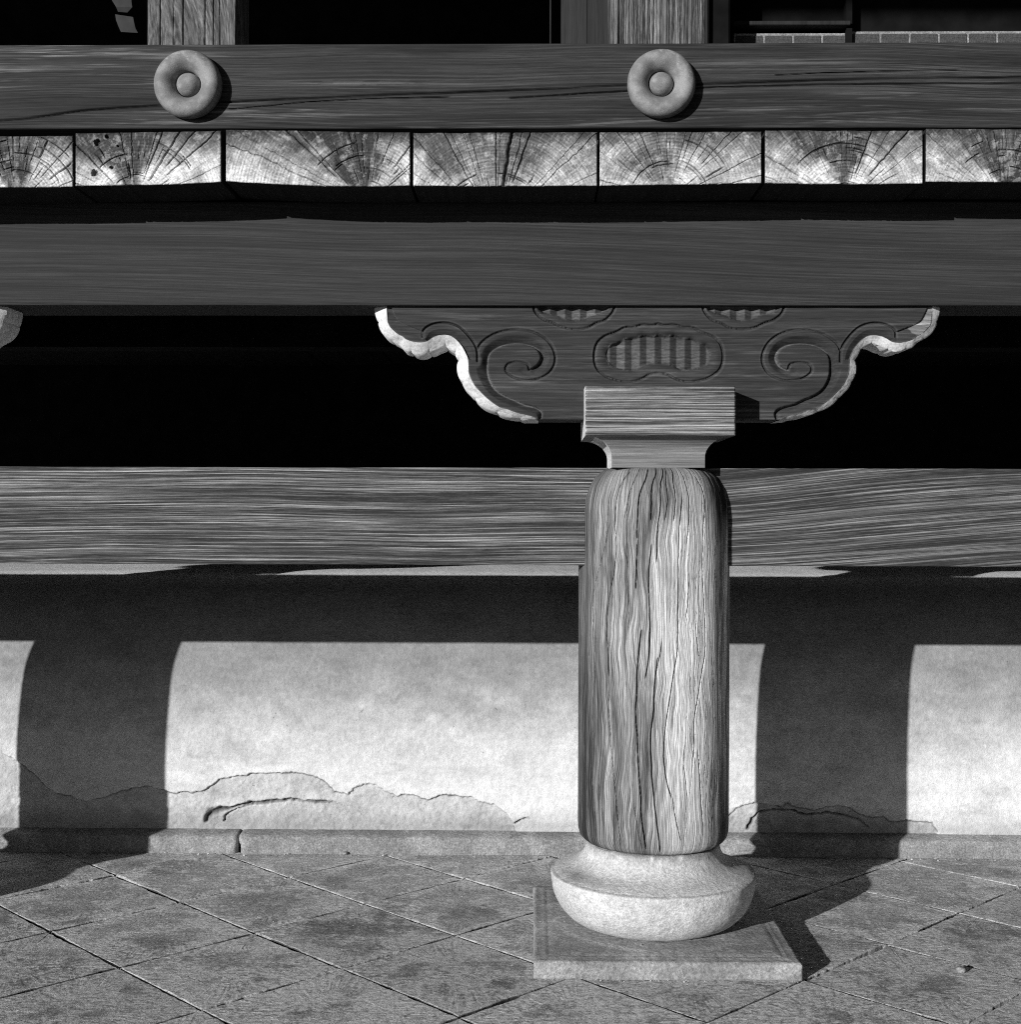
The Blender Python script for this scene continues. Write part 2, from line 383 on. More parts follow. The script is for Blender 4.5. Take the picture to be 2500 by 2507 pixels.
for i in range(len(ul) - 1):
    for j in range(len(vl) - 1):
        c = [((u - v) * S2, (u + v) * S2) for u, v in ((ul[i], vl[j]), (ul[i + 1], vl[j]), (ul[i + 1], vl[j + 1]), (ul[i], vl[j + 1]))]
        mx = sum(p[0] for p in c) / 4; my = sum(p[1] for p in c) / 4
        if not (1.75 < my < 4.1 and abs(mx) < 0.45 * my + .45): continue
        poly = clip_poly(c, ymax=KERB_Y + .02)
        if len(poly) < 3: continue
        cx = sum(p[0] for p in poly) / len(poly); cy = sum(p[1] for p in poly) / len(poly)
        # subdivide outline, chip it, tilt slightly
        pts = []; side = []
        for a, b in zip(poly, poly[1:] + poly[:1]):
            gk = rng.choice([.25, .6, 1.0, 1.3])
            L = math.dist(a, b); k = max(1, int(L / .009))
            g = (GV if (b[0] - a[0]) * (b[1] - a[1]) > 0 else GU) * gk
            nxn, nyn = (b[1] - a[1]) / max(L, 1e-6), -(b[0] - a[0]) / max(L, 1e-6)
            for q in range(k):
                t = q / k; x_ = a[0] + t * (b[0] - a[0]); y_ = a[1] + t * (b[1] - a[1]); off = -g - float(np.clip(fbm(x_ * 22, y_ * 22, 900, 5, .75) - .36, 0, 1)) * .014
                x = a[0] + t * (b[0] - a[0]); y = a[1] + t * (b[1] - a[1])
                sgn = 1 if (nxn * (x - cx) + nyn * (y - cy)) > 0 else -1
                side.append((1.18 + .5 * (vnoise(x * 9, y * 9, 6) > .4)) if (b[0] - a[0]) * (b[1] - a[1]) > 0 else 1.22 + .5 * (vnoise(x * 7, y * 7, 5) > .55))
                pts.append((x + sgn * nxn * off, y + sgn * nyn * off))
        n = len(pts); tx, ty = rng.gauss(0, .003), rng.gauss(0, .003); h0 = rng.uniform(-.0008, .0008)
        zz = lambda x, y: h0 + tx * (x - cx) + ty * (y - cy)
        V = [(x - cx, y - cy, zz(x, y) - .020) for x, y in pts] + [(x - cx, y - cy, zz(x, y) - .0022) for x, y in pts]
        for sc_ in (.985, .93, .80, .55): V += [((x - cx) * sc_, (y - cy) * sc_, zz(x, y) + (0 if sc_ > .98 else rng.gauss(0, .00025))) for x, y in pts]
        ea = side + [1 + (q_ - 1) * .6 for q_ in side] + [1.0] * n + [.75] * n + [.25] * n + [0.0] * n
        Fq = [(r_ * n + k, r_ * n + (k + 1) % n, (r_ + 1) * n + (k + 1) % n, (r_ + 1) * n + k) for r_ in range(5) for k in range(n)]
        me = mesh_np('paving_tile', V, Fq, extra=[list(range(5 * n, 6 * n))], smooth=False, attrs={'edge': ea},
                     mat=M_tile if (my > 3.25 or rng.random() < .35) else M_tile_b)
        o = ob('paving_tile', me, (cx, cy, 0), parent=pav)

# ------------------------------------------------------------------ kerb along the podium
kerb = thing(ob('kerb', None, (0, KERB_Y, 0)), 'low grey stone kerb running along the foot of the white plaster wall', 'kerb')
def kerb_stone(x0, x1, seed, endr=0):
    prof = [(0, -.01), (0, .015), (.0003, .036), (.0012, .0455), (.005, .0500), (.020, .0535), (.045, .0590), (.075, .0615)]
    xs = np.linspace(x0, x1, max(4, int((x1 - x0) / .006)))
    P = np.array(prof); m = len(P)
    X = np.repeat(xs[:, None], m, 1); Y = KERB_Y + P[None, :, 0] + 0 * X; Z = P[None, :, 1] + 0 * X
    chip = .004 * (fbm(X * 18, Z * 40, seed) - .5) + .0025 * (fbm(X * 90, Z * 90, seed + 4) - .5)
    Y = Y + chip * (Z > 0); e = np.minimum(X - x0, x1 - X)
    Y = Y + .006 * np.clip(1 - e / .006, 0, 1) + .02 * np.clip(1 - e / .010, 0, 1) * (fbm(Z * 60, X * 0 + seed, seed) > .55)
    V = np.stack([X, Y - KERB_Y, Z], -1).reshape(-1, 3)
    idx = np.arange(len(xs) * m).reshape(len(xs), m)
    Q = np.stack([idx[:-1, :-1], idx[1:, :-1], idx[1:, 1:], idx[:-1, 1:]], -1).reshape(-1, 4)
    # closed back
    b = len(V); V = np.concatenate([V, [[x0, .09, -.01], [x1, .09, -.01], [x0, .09, .060], [x1, .09, .060]]])
    ex = [list(idx[0, :]) + [b + 2, b], [b + 1, b + 3] + list(idx[-1, ::-1])]
    return mesh_np('kerb_stone', V, Q, extra=ex, mat=M_kerb)
for a, b, s in ((-3.0, -.858, 1), (-.853, 1.62, 2), (1.626, 3.2, 3)):
    ob('kerb_stone', kerb_stone(a, b, s), (0, 0, 0), parent=kerb)

# ------------------------------------------------------------------ plaster podium (curved shoulder)
prof = [(3.900, .05), (3.900, .16), (3.900, .30), (3.908, .42), (3.918, .52), (3.932, .575), (3.952, .625), (3.982, .678),
        (4.028, .728), (4.085, .770), (4.15, .798), (4.22, .807), (4.30, .810), (4.8, .812)]
pp = smooth_poly(prof, 2)
low = resample([p for p in pp if p[1] <= .31], .0022); high = resample([p for p in pp if p[1] > .31], .012)
P = np.concatenate([low, high, [[6.5, .812]]])
xs = np.concatenate([[-6.5, -3.5, -2.4], np.arange(-1.62, 1.66, .0026), [2.4, 3.5]])
dz = np.gradient(P, axis=0); nrm = np.stack([dz[:, 1], -dz[:, 0]], 1); nrm /= np.linalg.norm(nrm, axis=1)[:, None] + 1e-9
Xg = np.repeat(xs[:, None], len(P), 1); Yg = np.repeat(P[None, :, 0], len(xs), 0); Zg = np.repeat(P[None, :, 1], len(xs), 0)
def cr(pts, ox, oy, sc, Y=3.90):
    return [aty(ox + x * sc, oy + y * sc, Y) for x, y in pts]
edgeL = cr([(0, 60), (60, 90), (100, 125), (180, 200), (200, 212), (260, 225), (315, 237), (380, 225), (440, 205), (500, 190), (535, 185), (600, 205), (640, 210), (690, 208), (740, 203), (770, 185), (795, 160), (850, 152), (920, 138), (1000, 138), (1100, 138), (1150, 155), (1180, 170), (1215, 205), (1260, 213), (1290, 190), (1320, 175), (1360, 178), (1400, 205), (1440, 215), (1500, 220), (1550, 237), (1600, 218), (1640, 218), (1680, 228), (1715, 222), (1740, 238), (1790, 250), (1830, 275), (1860, 310), (1872, 345)], 0, 1800, .67462)
edgeR = cr([(740, 300), (780, 235), (800, 210), (840, 195), (880, 183), (940, 190), (985, 200), (1010, 188), (1060, 205), (1110, 212), (1160, 205), (1210, 198), (1260, 205), (1300, 235), (1345, 245), (1390, 240), (1410, 262), (1470, 257), (1580, 262), (1600, 300)], 1300, 1850, .62273)
lineL = cr([(745, 312), (748, 296), (765, 280), (800, 265), (835, 264), (870, 255), (905, 246), (960, 241), (1040, 233), (1100, 240), (1170, 241), (1220, 245), (1290, 262), (1335, 300)], 0, 1800, .67462)
widL = [.005, .008, .009, .0065, .003, .0024, .0044, .0040, .0030, .0012, .0034, .0006, .0004, .0004]
lineL2 = cr([(812, 312), (815, 290), (840, 275), (880, 262), (905, 246)], 0, 1800, .67462)
lineR = cr([(855, 282), (862, 262), (872, 245), (900, 225), (960, 210), (1030, 212), (1080, 232), (1160, 228), (1230, 232), (1290, 250), (1330, 285)], 1300, 1850, .62273)
widR = [.0045, .004, .0025, .0018, .0016, .0018, .0022, .0018, .0016, .0012, .001]
lineS = cr([(1870, 316), (1890, 306), (1927, 299)], 0, 1800, .67462)
fl = (Zg < .34) & (np.abs(Xg) < 1.66)
jx = .007 * (fbm(Xg * 45, Zg * 45, 3) - .5) + .003 * (fbm(Xg * 160, Zg * 160, 5, 2) - .5)
jz = .012 * (fbm(Xg * 38, Zg * 38, 8) - .5) + .004 * (fbm(Xg * 170, Zg * 170, 9, 2) - .5)
Xj, Zj = Xg + jx, Zg + jz
polyL = edgeL + [(edgeL[-1][0], .0), (edgeL[0][0] - .6, 0), (edgeL[0][0] - .6, edgeL[0][1] - .02)]
polyR = edgeR + [(edgeR[-1][0], .0), (edgeR[0][0], .0)]
insL = np.zeros(Xg.shape, bool); insL[fl] = inside(Xj[fl], Zj[fl], polyL)
insR = np.zeros(Xg.shape, bool); insR[fl] = inside(Xj[fl], Zj[fl], polyR)
ins = insL | insR
dE = np.full(Xg.shape, 1.); dE[fl] = np.minimum(seg_dist(Xj[fl], Zj[fl], edgeL), seg_dist(Xj[fl], Zj[fl], edgeR))
rec = np.where(ins, .0075 * sstep(0, .003, dE), 0)
rec += np.where(ins, .006 * (fbm(Xg * 22, Zg * 22, 12) - .5) + .0040 * (fbm(Xg * 90, Zg * 90, 13) - .5), 0)
crack_on = vnoise(Xg * 9, Zg * 9, 31) > .36
q = np.exp(-(dE / (.0011 + .0016 * vnoise(Xg * 17, Zg * 17, 32))) ** 2) * np.where(crack_on, 1, .25) * fl; rec += .008 * q; dirt = .85 * q
for ln, wd in ((lineL, widL), (lineR, widR), (lineL2, [.0025, .002, .0016, .0012, .001]), (lineS, [.002, .0015, .001])):
    d, w = seg_dist(Xj[fl], Zj[fl], ln, wd)
    tmp = np.zeros(Xg.shape); q = np.exp(-(d / (w * .8 + .0006)) ** 2) * np.clip(w / .0022, .15, 1); tmp[fl] = .018 * q - .0015 * np.exp(-((d - .006) / .010) ** 2) * np.clip(w / .003, 0, 1); dirt[fl] = np.maximum(dirt[fl], q)
    rec += tmp
# hairline scratches, gentle trowel waves
rec += .0035 * (fbm(Xg * 3.2, Zg * 5, 21, 3) - .5) + .0008 * (fbm(Xg * 30, Zg * 30, 22, 2) - .5)
n1 = fbm(Xg * 6, Zg * 6, 61, 4)
V = np.stack([Xg, Yg + rec * nrm[None, :, 0], Zg + rec * nrm[None, :, 1]], -1).reshape(-1, 3)
n2 = fbm(Xg * 14, Zg * 14, 62, 5, .65); n3 = fbm(Xg * 5, Zg * 9, 63, 6, .7)
sp_n = fbm(Xg * 45, Zg * 45, 67, 4, .7)
tone = np.where(ins, .54 + .22 * (sp_n - .3), .80) * (1 + .08 * (n1 - .5))
# grime plus painted shade thickening towards the shoulder, sunlit strip on top painted lighter
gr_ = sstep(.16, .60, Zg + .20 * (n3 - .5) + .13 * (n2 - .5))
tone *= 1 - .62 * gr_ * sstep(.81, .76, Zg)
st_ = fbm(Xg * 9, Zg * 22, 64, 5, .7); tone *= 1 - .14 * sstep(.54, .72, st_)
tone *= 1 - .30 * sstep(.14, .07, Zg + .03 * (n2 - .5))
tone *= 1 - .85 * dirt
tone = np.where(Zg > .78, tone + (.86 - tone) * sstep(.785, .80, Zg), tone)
idx = np.arange(len(xs) * len(P)).reshape(len(xs), len(P))
Q = np.stack([idx[:-1, :-1], idx[1:, :-1], idx[1:, 1:], idx[:-1, 1:]], -1).reshape(-1, 4)
V[:, 1] -= 3.9
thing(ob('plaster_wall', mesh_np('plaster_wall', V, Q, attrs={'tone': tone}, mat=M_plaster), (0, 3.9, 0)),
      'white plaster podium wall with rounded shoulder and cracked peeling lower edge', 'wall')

# ------------------------------------------------------------------ columns with their stones
CXX, CYY = .289, 3.125
SP = 2.187
def crx5(pts): return [(1300 + x * .31136, 1100 + y * .31136) for x, y in pts]
def crx6(pts): return [(1300 + x * .38314, 1700 + y * .38314) for x, y in pts]
def to_cyl(pts):
    out = []
    for px, py in pts:     # intersect the sight line with the shaft
        x1, z1 = aty(px, py, 1.0); z1 -= 1
        a = x1 * x1 + 1; b = -2 * (x1 * CXX + CYY); c = CXX ** 2 + CYY ** 2 - .177 ** 2
        D = b * b - 4 * a * c
        t = (-b - math.sqrt(max(D, 0))) / (2 * a)
        x, y, z = x1 * t - CXX, t - CYY, 1 + z1 * t
        out.append((math.atan2(x, -y), z))
    return out
cracks = [
 (crx5([(610, 300), (603, 500), (600, 700), (560, 850), (515, 1000), (490, 1150), (485, 1300), (490, 1500), (503, 1650), (505, 1800), (500, 1927)]), .0011),
 (crx5([(735, 170), (700, 230), (668, 350), (655, 550), (667, 750), (655, 950), (620, 1120), (600, 1300), (595, 1450), (605, 1600), (612, 1750), (610, 1927)]) + crx6([(500, 200), (520, 450), (540, 650), (555, 830), (570, 972)]), .0022),
 (crx5([(820, 148), (820, 190), (790, 260), (760, 370), (755, 480), (760, 640), (755, 800), (765, 950)]), .0012),
 (crx5([(905, 148), (897, 230), (862, 310), (842, 400), (836, 600), (831, 800), (829, 1000), (822, 1100)]), .0024),
 (crx5([(992, 148), (985, 200), (955, 260), (945, 350), (948, 450), (942, 560)]), .0020),
 (crx5([(945, 750), (930, 900), (925, 1050), (935, 1250), (940, 1400), (932, 1550), (920, 1700), (900, 1800)]), .0022),
 (crx5([(872, 1420), (850, 1550), (836, 1700), (830, 1927)]) + crx6([(668, 150), (680, 300), (687, 500), (700, 620), (703, 760), (720, 900), (735, 990)]), .0026),
 (crx5([(1060, 148), (1050, 200), (1020, 280), (1022, 450), (1000, 600), (992, 750), (985, 890)]), .0022),
 (crx5([(1090, 148), (1085, 210), (1068, 260), (1078, 350), (1075, 450), (1055, 560)]), .0012),
 (crx5([(1150, 148), (1148, 190), (1133, 230), (1143, 380), (1135, 470), (1125, 560)]), .0022),
 (crx5([(1195, 380), (1180, 500), (1166, 700), (1160, 900), (1162, 1200), (1160, 1400), (1155, 1600), (1130, 1750), (1100, 1927)]) + crx6([(870, 150), (848, 300), (850, 430), (868, 560), (900, 660)]), .0018),
 (crx5([(1232, 148), (1238, 300), (1250, 400), (1245, 600), (1230, 750)]), .0014),
 (crx5([(1340, 190), (1365, 300), (1375, 400), (1360, 600), (1350, 800), (1350, 1000), (1365, 1200), (1375, 1400), (1375, 1600), (1350, 1750), (1320, 1927)]) + crx6([(1045, 150), (1040, 280), (1050, 440)]), .0015),
 (crx6([(1070, 360), (1085, 600), (1097, 800), (1100, 900)]), .0014),
 (crx5([(1000, 1640), (980, 1780), (970, 1927)]) + crx6([(788, 120), (765, 250), (770, 450), (785, 600), (800, 750), (815, 900), (828, 1005)]), .0032),
 (crx5([(1035, 1500), (1010, 1650), (985, 1800)]), .0012),
 (crx5([(1300, 1370), (1310, 1500), (1320, 1620)]), .0010), (crx5([(1245, 1050), (1240, 1200), (1220, 1330)]), .0010),
 (crx6([(985, 330), (975, 420), (990, 540), (1000, 640)]), .0008), (crx6([(910, 660), (925, 800), (960, 930)]), .0009),
 (crx6([(655, 620), (665, 760), (690, 900), (712, 985)]), .0010), (crx6([(430, 480), (445, 650), (465, 850)]), .0010),
 (crx6([(385, 440), (400, 650), (415, 850)]), .0010), (crx5([(760, 1500), (775, 1300), (765, 1100), (755, 1000)]), .0008),
]
ck = [(to_cyl(p), w) for p, w in cracks]
Zbot = .232
shaft_prof = [(.150, .2315), (.158, .2325), (.166, .238), (.1725, .246), (.176, .258), (.177, .275), (.177, .60), (.1765, .95), (.1768, 1.0), (.1745, 1.03), (.1675, 1.058),
              (.156, 1.080), (.142, 1.094), (.128, 1.101), (.105, 1.102)]
sp_ = resample(shaft_prof, .0031)
ang_f = np.arange(-1.72, 1.72, .0062); ang_b = np.linspace(1.75, 2 * np.pi - 1.75, 30)
angs = np.concatenate([ang_f, ang_b])            # angle measured from the face towards the viewer (-y), positive to +x
def crack_field(A, Z):
    D = np.zeros_like(Z)
    for pts, w in ck:
        p = [(a * .177, z) for a, z in smooth_poly(pts, 1)]
        wl = [w * (.35 if i in (0, len(p) - 1) else 1) for i in range(len(p))]
        jit = .0035 * (fbm(Z * 22, A * 0 + w * 900, 7, 3) - .5)
        d, ww = seg_dist(A * .177 + jit, Z, p, wl)
        D = np.maximum(D, .0095 * np.clip(1.25 - d / (ww * .30 + .00055), 0, 1) * np.clip(ww / .0016, .4, 1.1))
    # many fine checks following a wandering grain
    aw = A + .28 * (fbm(A * 1.5, Z * 4.5, 71, 3) - .5) + .1 * (fbm(A * 3, Z * 9, 77, 2) - .5)
    g = fbm(aw * 26, Z * 2.2, 73, 3, .6)
    D += .0014 * sstep(.07, .0, np.abs(g - .5) * 4) * sstep(.35, .6, vnoise(aw * 14, Z * 5, 74))
    D += .0006 * (fbm(aw * 16, Z * 1.4, 75, 4, .65) - .5)
    return D
def th_of(A): return A - np.pi / 2
CR_CACHE = {}
def shaft_r(T, Z, Rr):
    A = T + np.pi / 2; CR_CACHE['d'] = crack_field(A, Z)
    return Rr - CR_CACHE['d'] + .0015 * (fbm(A * 2, Z * 3, 81) - .5)
def shaft_tone(T, Z):
    A = T + np.pi / 2
    aw = A + .30 * (fbm(A * 1.5, Z * 4.5, 71, 3) - .5)
    zr = (Z - .23) / .87
    # bleached face to the right of centre, brown streaks to the left
    cen = -.08 + .22 * (fbm(Z * 4, A * 0, 91) - .5) + .16 * np.clip(.5 - zr, 0, 1)
    st = sstep(-.20, .16, aw - cen + .3 * (fbm(aw * 20, Z * 3, 96, 3) - .5))
    streak = fbm(aw * 12, Z * 3.4, 93, 5, .7)
    fs = fbm(aw * 42, Z * 5, 97, 4, .7); streak = streak + .6 * (fs - .5)
    pt = fbm(aw * 5, Z * 5, 98, 4, .6)
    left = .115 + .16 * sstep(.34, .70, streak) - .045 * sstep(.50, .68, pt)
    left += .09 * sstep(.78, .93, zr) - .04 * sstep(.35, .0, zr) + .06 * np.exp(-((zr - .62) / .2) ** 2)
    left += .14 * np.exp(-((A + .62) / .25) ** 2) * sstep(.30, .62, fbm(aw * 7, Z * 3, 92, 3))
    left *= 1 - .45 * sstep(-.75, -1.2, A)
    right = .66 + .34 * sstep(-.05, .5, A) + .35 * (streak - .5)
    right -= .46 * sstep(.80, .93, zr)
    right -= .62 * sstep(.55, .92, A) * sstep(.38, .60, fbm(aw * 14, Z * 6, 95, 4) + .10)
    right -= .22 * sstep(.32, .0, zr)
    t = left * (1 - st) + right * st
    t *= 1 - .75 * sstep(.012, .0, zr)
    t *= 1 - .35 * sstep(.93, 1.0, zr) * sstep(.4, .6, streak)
    t = t * (1 - .40 * np.clip(CR_CACHE['d'] / .007, 0, 1))       # dirt caught in the checks
    return np.clip(t, .02, .92)
me_shaft = lathe('shaft', sp_, 0, M_col, shaft_r, shaft_tone, ang=angs - np.pi / 2)
shift(me_shaft, (0, 0, -Zbot))

base_prof = [(.160, .044), (.176, .046), (.196, .056), (.213, .072), (.227, .094), (.2355, .118), (.2395, .142), (.2402, .154), (.2402, .1575), (.2398, .1592), (.2385, .1598), (.2365, .1596),
             (.226, .1650), (.212, .1695), (.198, .1745), (.184, .181), (.172, .190), (.163, .201), (.157, .214), (.155, .2315), (.10, .2315)]
bp = resample(smooth_poly(base_prof, 1), .004)
def base_r(T, Z, Rr): return Rr + .0016 * (fbm(np.cos(T) * 30 + 50, Z * 160 + np.sin(T) * 30, 41, 3) - .5) + .003 * (fbm(np.cos(T) * 4 + 9, np.sin(T) * 4 + Z * 20, 42) - .5)
def base_tone(T, Z):
    A = (T + np.pi / 2 + np.pi) % (2 * np.pi) - np.pi
    q = np.exp(-((A + 1.02) / .42) ** 2 - ((Z - .170) / .0085) ** 2)          # darker patch on the left of the ledge
    t = 1 - .52 * q * (.7 + .6 * fbm(A * 8, Z * 90, 43, 3))
    t *= 1 - .45 * sstep(.205, .229, Z) * sstep(.40, .62, fbm(A * 9, Z * 30, 44, 4, .7) + .12)   # dark patches just below the column
    t *= 1 - .55 * np.exp(-((Z - .1600) / .0012) ** 2) * fbm(A * 12, Z * 0, 45)
    return t
me_base = lathe('stone_base', bp, 300, M_ped, base_r, base_tone); shift(me_base, (0, 0, -.0445))

def pad_mesh():
    # square stone slab with a worn chamfer, round seat at the middle
    n = 150; h = .2865
    t = np.linspace(-1, 1, n); X, Y = np.meshgrid(t * h, t * h, indexing='ij')
    e = np.maximum(np.abs(X), np.abs(Y)); ed = h - e
    Z = .0445 - .007 * sstep(.050, .012, ed) - .0045 * np.clip(1 - ed / .004, 0, 1) ** 1.5
    Z += .0016 * (fbm(X * 30 + 9, Y * 30 + 9, 51) - .5) + .0014 * (fbm(X * 150, Y * 150, 52, 2) - .5)
    Z -= .0025 * sstep(.225, .245, np.hypot(X, Y)) * (ed > .03)
    wob = .0035 * (fbm(X * 25, Y * 25, 55) - .5); s = np.clip(1 - ed / .01, 0, 1)
    X2 = X * (1 + wob * s / h); Y2 = Y * (1 + wob * s / h)
    V = np.stack([X2, Y2, Z], -1).reshape(-1, 3); idx = np.arange(n * n).reshape(n, n)
    Q = np.stack([idx[:-1, :-1], idx[1:, :-1], idx[1:, 1:], idx[:-1, 1:]], -1).reshape(-1, 4)
    loop = np.concatenate([idx[:, 0], idx[-1, 1:], idx[-2::-1, -1], idx[0, -2:0:-1]])
    V1 = V[loop].copy(); V1[:, 2] = .014 + .004 * fbm(V1[:, 0] * 40, V1[:, 1] * 40, 5); V2 = V[loop].copy(); V2[:, 2] = -.01
    b = len(V); m = len(loop); k = np.arange(m); k2 = (k + 1) % m
    V = np.concatenate([V, V1, V2])
    S1 = np.stack([loop[k2], loop[k], b + k, b + k2], -1); S2_ = np.stack([b + k2, b + k, b + m + k, b + m + k2], -1)
    return mesh_np('stone_pad', V, np.concatenate([Q, S1, S2_]), mat=M_pad)
me_pad = pad_mesh()

# capital block: square cap with concave neck below
def cap_meshes():
    YF, YB = 2.957, 3.235; xl, _ = aty(1434, 1000, YF); xr, _ = aty(1801, 1000, YF)
    z0, z1 = 1.1715, 1.283; xc = (xl + xr) / 2; hw = (xr - xl) / 2
    xs_ = np.linspace(xl, xr, 120)
    def d_(X, Z):
        zz = Z + .004 * (fbm(X * 5, Z * 12, 3) - .5); return .0016 * (fbm(X * 3.0, zz * 190, 104, 3, .6) - .5) * 1.8
    blk = hf_box('block', xs_, z0, z1, 90, YF, YB, d_, None, M_cap, edge=.0025)
    yc = (YF + YB) / 2; hd = (YB - YF) / 2
    hb = .1055; hbd = .090; nk = 14; V = []; Qn = []
    for k in range(nk + 1):
        a = (math.pi / 2) * k / nk
        fx = 1 - math.sin(a); fz = 1 - math.cos(a)     # quarter circle, concave
        z = z0 - .001 - (z0 - .001 - 1.102 - .018) * (1 - math.cos(a)) if False else 0
        # start at the block's lower arris, end vertical
        w = hb + (hw - .004 - hb) * (1 - math.sin(a)); d = hbd + (hd - .004 - hbd) * (1 - math.sin(a))
        z = z0 - (z0 - 1.125) * (1 - math.cos(a))
        V += [(xc - w, yc - d, z), (xc + w, yc - d, z), (xc + w, yc + d, z), (xc - w, yc + d, z)]
    V += [(xc - hb, yc - hbd, 1.1015), (xc + hb, yc - hbd, 1.1015), (xc + hb, yc + hbd, 1.1015), (xc - hb, yc + hbd, 1.1015)]
    for k in range(nk + 1):
        for s in range(4):
            s2 = (s + 1) % 4; Qn.append((4 * k + s2, 4 * k + s, 4 * k + 4 + s, 4 * k + 4 + s2))
    nm = mesh_np('neck', V, Qn, extra=[[0, 1, 2, 3], [len(V) - 1, len(V) - 2, len(V) - 3, len(V) - 4]], mat=M_neck, smooth=True)
    nm.set_sharp_from_angle(angle=R(30))
    for m_ in (blk, nm):
        m_.materials.append(M_pale)
        for p in m_.polygons:
            if abs(p.normal.x) > .72 or (m_ is nm and abs(p.normal.x) > abs(p.normal.y) and abs(p.normal.x) > .25): p.material_index = 1
    for m_ in (blk, nm): shift(m_, (-xc, -yc, -1.1015))
    return blk, nm, xc, yc
me_blk, me_nck, CAPX, CAPY = cap_meshes()

# bracket arm with carved clouds
YBR, YBK = 3.05, 3.076; AX = aty(1612, 1000, YBR)[0]
c3 = lambda pts, Y=YBR: [aty(850 + x * .41515, 700 + y * .41515, Y) for x, y in pts]
fo = [(232, 128), (231, 160), (234, 195), (246, 232), (270, 262), (300, 285), (325, 298), (345, 314), (375, 326), (410, 333), (445, 333), (475, 325), (500, 308), (530, 295), (565, 290), (600, 293), (630, 308), (660, 335), (685, 370), (700, 400), (712, 430), (713, 470), (717, 510), (730, 550), (750, 585), (780, 620), (810, 650), (845, 680), (880, 705), (912, 720), (950, 730), (990, 745), (1040, 758), (1075, 766), (1100, 775), (1116, 787)]
bo = [(160, 128), (163, 160), (172, 210), (188, 248), (212, 288), (250, 325), (308, 352), (340, 384), (372, 400), (405, 410), (440, 413), (480, 408), (512, 394), (545, 376), (580, 370), (598, 374), (614, 384), (628, 398), (638, 412), (645, 424), (650, 434), (646, 470), (651, 520), (665, 565), (692, 607), (722, 637), (738, 662), (775, 697), (822, 728), (872, 750), (905, 766), (960, 780), (1010, 788), (1042, 797), (1080, 797), (1130, 797)]
assert len(fo) == len(bo), (len(fo), len(bo))
FO = c3(fo); BO = c3(bo, YBK)
ZTOP = 1.4748
FO[0] = (FO[0][0], ZTOP); BO[0] = (BO[0][0], ZTOP)
# parametric resample of the matched outlines
def dens(A, B, k=7):
    out1, out2 = [], []
    n = len(A)
    def cat(P, i, t):
        p0, p1, p2, p3 = P[max(i - 1, 0)], P[i], P[i + 1], P[min(i + 2, n - 1)]
        return tuple(.5 * (2 * p1[c] + (-p0[c] + p2[c]) * t + (2 * p0[c] - 5 * p1[c] + 4 * p2[c] - p3[c]) * t * t + (-p0[c] + 3 * p1[c] - 3 * p2[c] + p3[c]) * t ** 3) for c in (0, 1))
    for i in range(n - 1):
        for q in range(k):
            out1.append(cat(A, i, q / k)); out2.append(cat(B, i, q / k))
    out1.append(A[-1]); out2.append(B[-1]); return out1, out2
FOd, BOd = dens(FO, BO)
# force x to grow along the front outline
x_last = -9
FOm = []
for (x, z) in FOd:
    x = max(x, x_last + .00012); x_last = x; FOm.append((x, z))
fl_x = np.array([p[0] for p in FOm]); fl_z = np.array([p[1] for p in FOm])
zflat = float(fl_z[-1])
mid = np.arange(fl_x[-1] + .0016, AX, .0016)
LX = np.concatenate([fl_x, mid]); LZ = np.concatenate([fl_z, np.full(len(mid), zflat)])
keep = np.concatenate([[True], np.diff(LX) > 1e-6])
half_x, half_z = LX[keep], LZ[keep]
# extra columns where the outline is coarse
gx = [half_x[0]]; gz = [half_z[0]]
for a in range(1, len(half_x)):
    k = max(1, int((half_x[a] - half_x[a - 1]) / .0018))
    for q in range(1, k + 1):
        gx.append(half_x[a - 1] + (half_x[a] - half_x[a - 1]) * q / k); gz.append(half_z[a - 1] + (half_z[a] - half_z[a - 1]) * q / k)
gx, gz = np.array(gx), np.array(gz)
full_x = np.concatenate([gx, (2 * AX - gx)[::-1][1 if abs(gx[-1] - AX) < 1e-6 else 0:]]); full_z = np.concatenate([gz, gz[::-1][1 if abs(gx[-1] - AX) < 1e-6 else 0:]])
sp_out = smooth_poly([(772, 372), (775, 355), (800, 325), (850, 290), (900, 270), (960, 258), (1030, 258), (1090, 268), (1140, 290), (1180, 320), (1210, 360), (1228, 410), (1225, 460), (1200, 505), (1160, 535), (1110, 552), (1060, 557), (1010, 550), (970, 535), (940, 510), (932, 488), (942, 465), (965, 452), (1005, 447), (1050, 455), (1068, 465), (1072, 495)], 1)
sp_in = smooth_poly([(1072, 495), (1100, 485), (1130, 460), (1145, 425), (1140, 400), (1120, 370), (1080, 350), (1020, 338), (960, 340), (900, 355), (850, 385), (830, 420), (825, 470), (830, 530), (850, 580), (880, 620), (930, 650), (980, 668), (1040, 700), (1100, 712), (1140, 730), (1152, 755), (1140, 785)], 1)
rib_close = [(1116, 787), (1040, 758), (990, 745), (912, 720), (845, 680), (780, 620), (730, 550), (713, 470), (712, 430), (770, 440)]
rib2 = smooth_poly([(445, 300), (445, 265), (470, 240), (510, 222), (560, 215), (610, 220), (660, 240), (700, 275), (740, 325), (762, 365), (768, 400), (768, 445)], 1)
leaf = smooth_poly([(262, 128), (280, 170), (300, 205), (340, 225), (375, 240), (410, 255), (445, 268)], 1)
flo = smooth_poly([(1835, 222), (1800, 232), (1742, 226), (1690, 243), (1640, 240), (1585, 272), (1525, 290), (1485, 320), (1465, 352), (1455, 400), (1457, 445), (1468, 482), (1490, 510), (1540, 543), (1600, 560), (1660, 566), (1712, 558), (1748, 543), (1782, 522), (1835, 515)], 1)
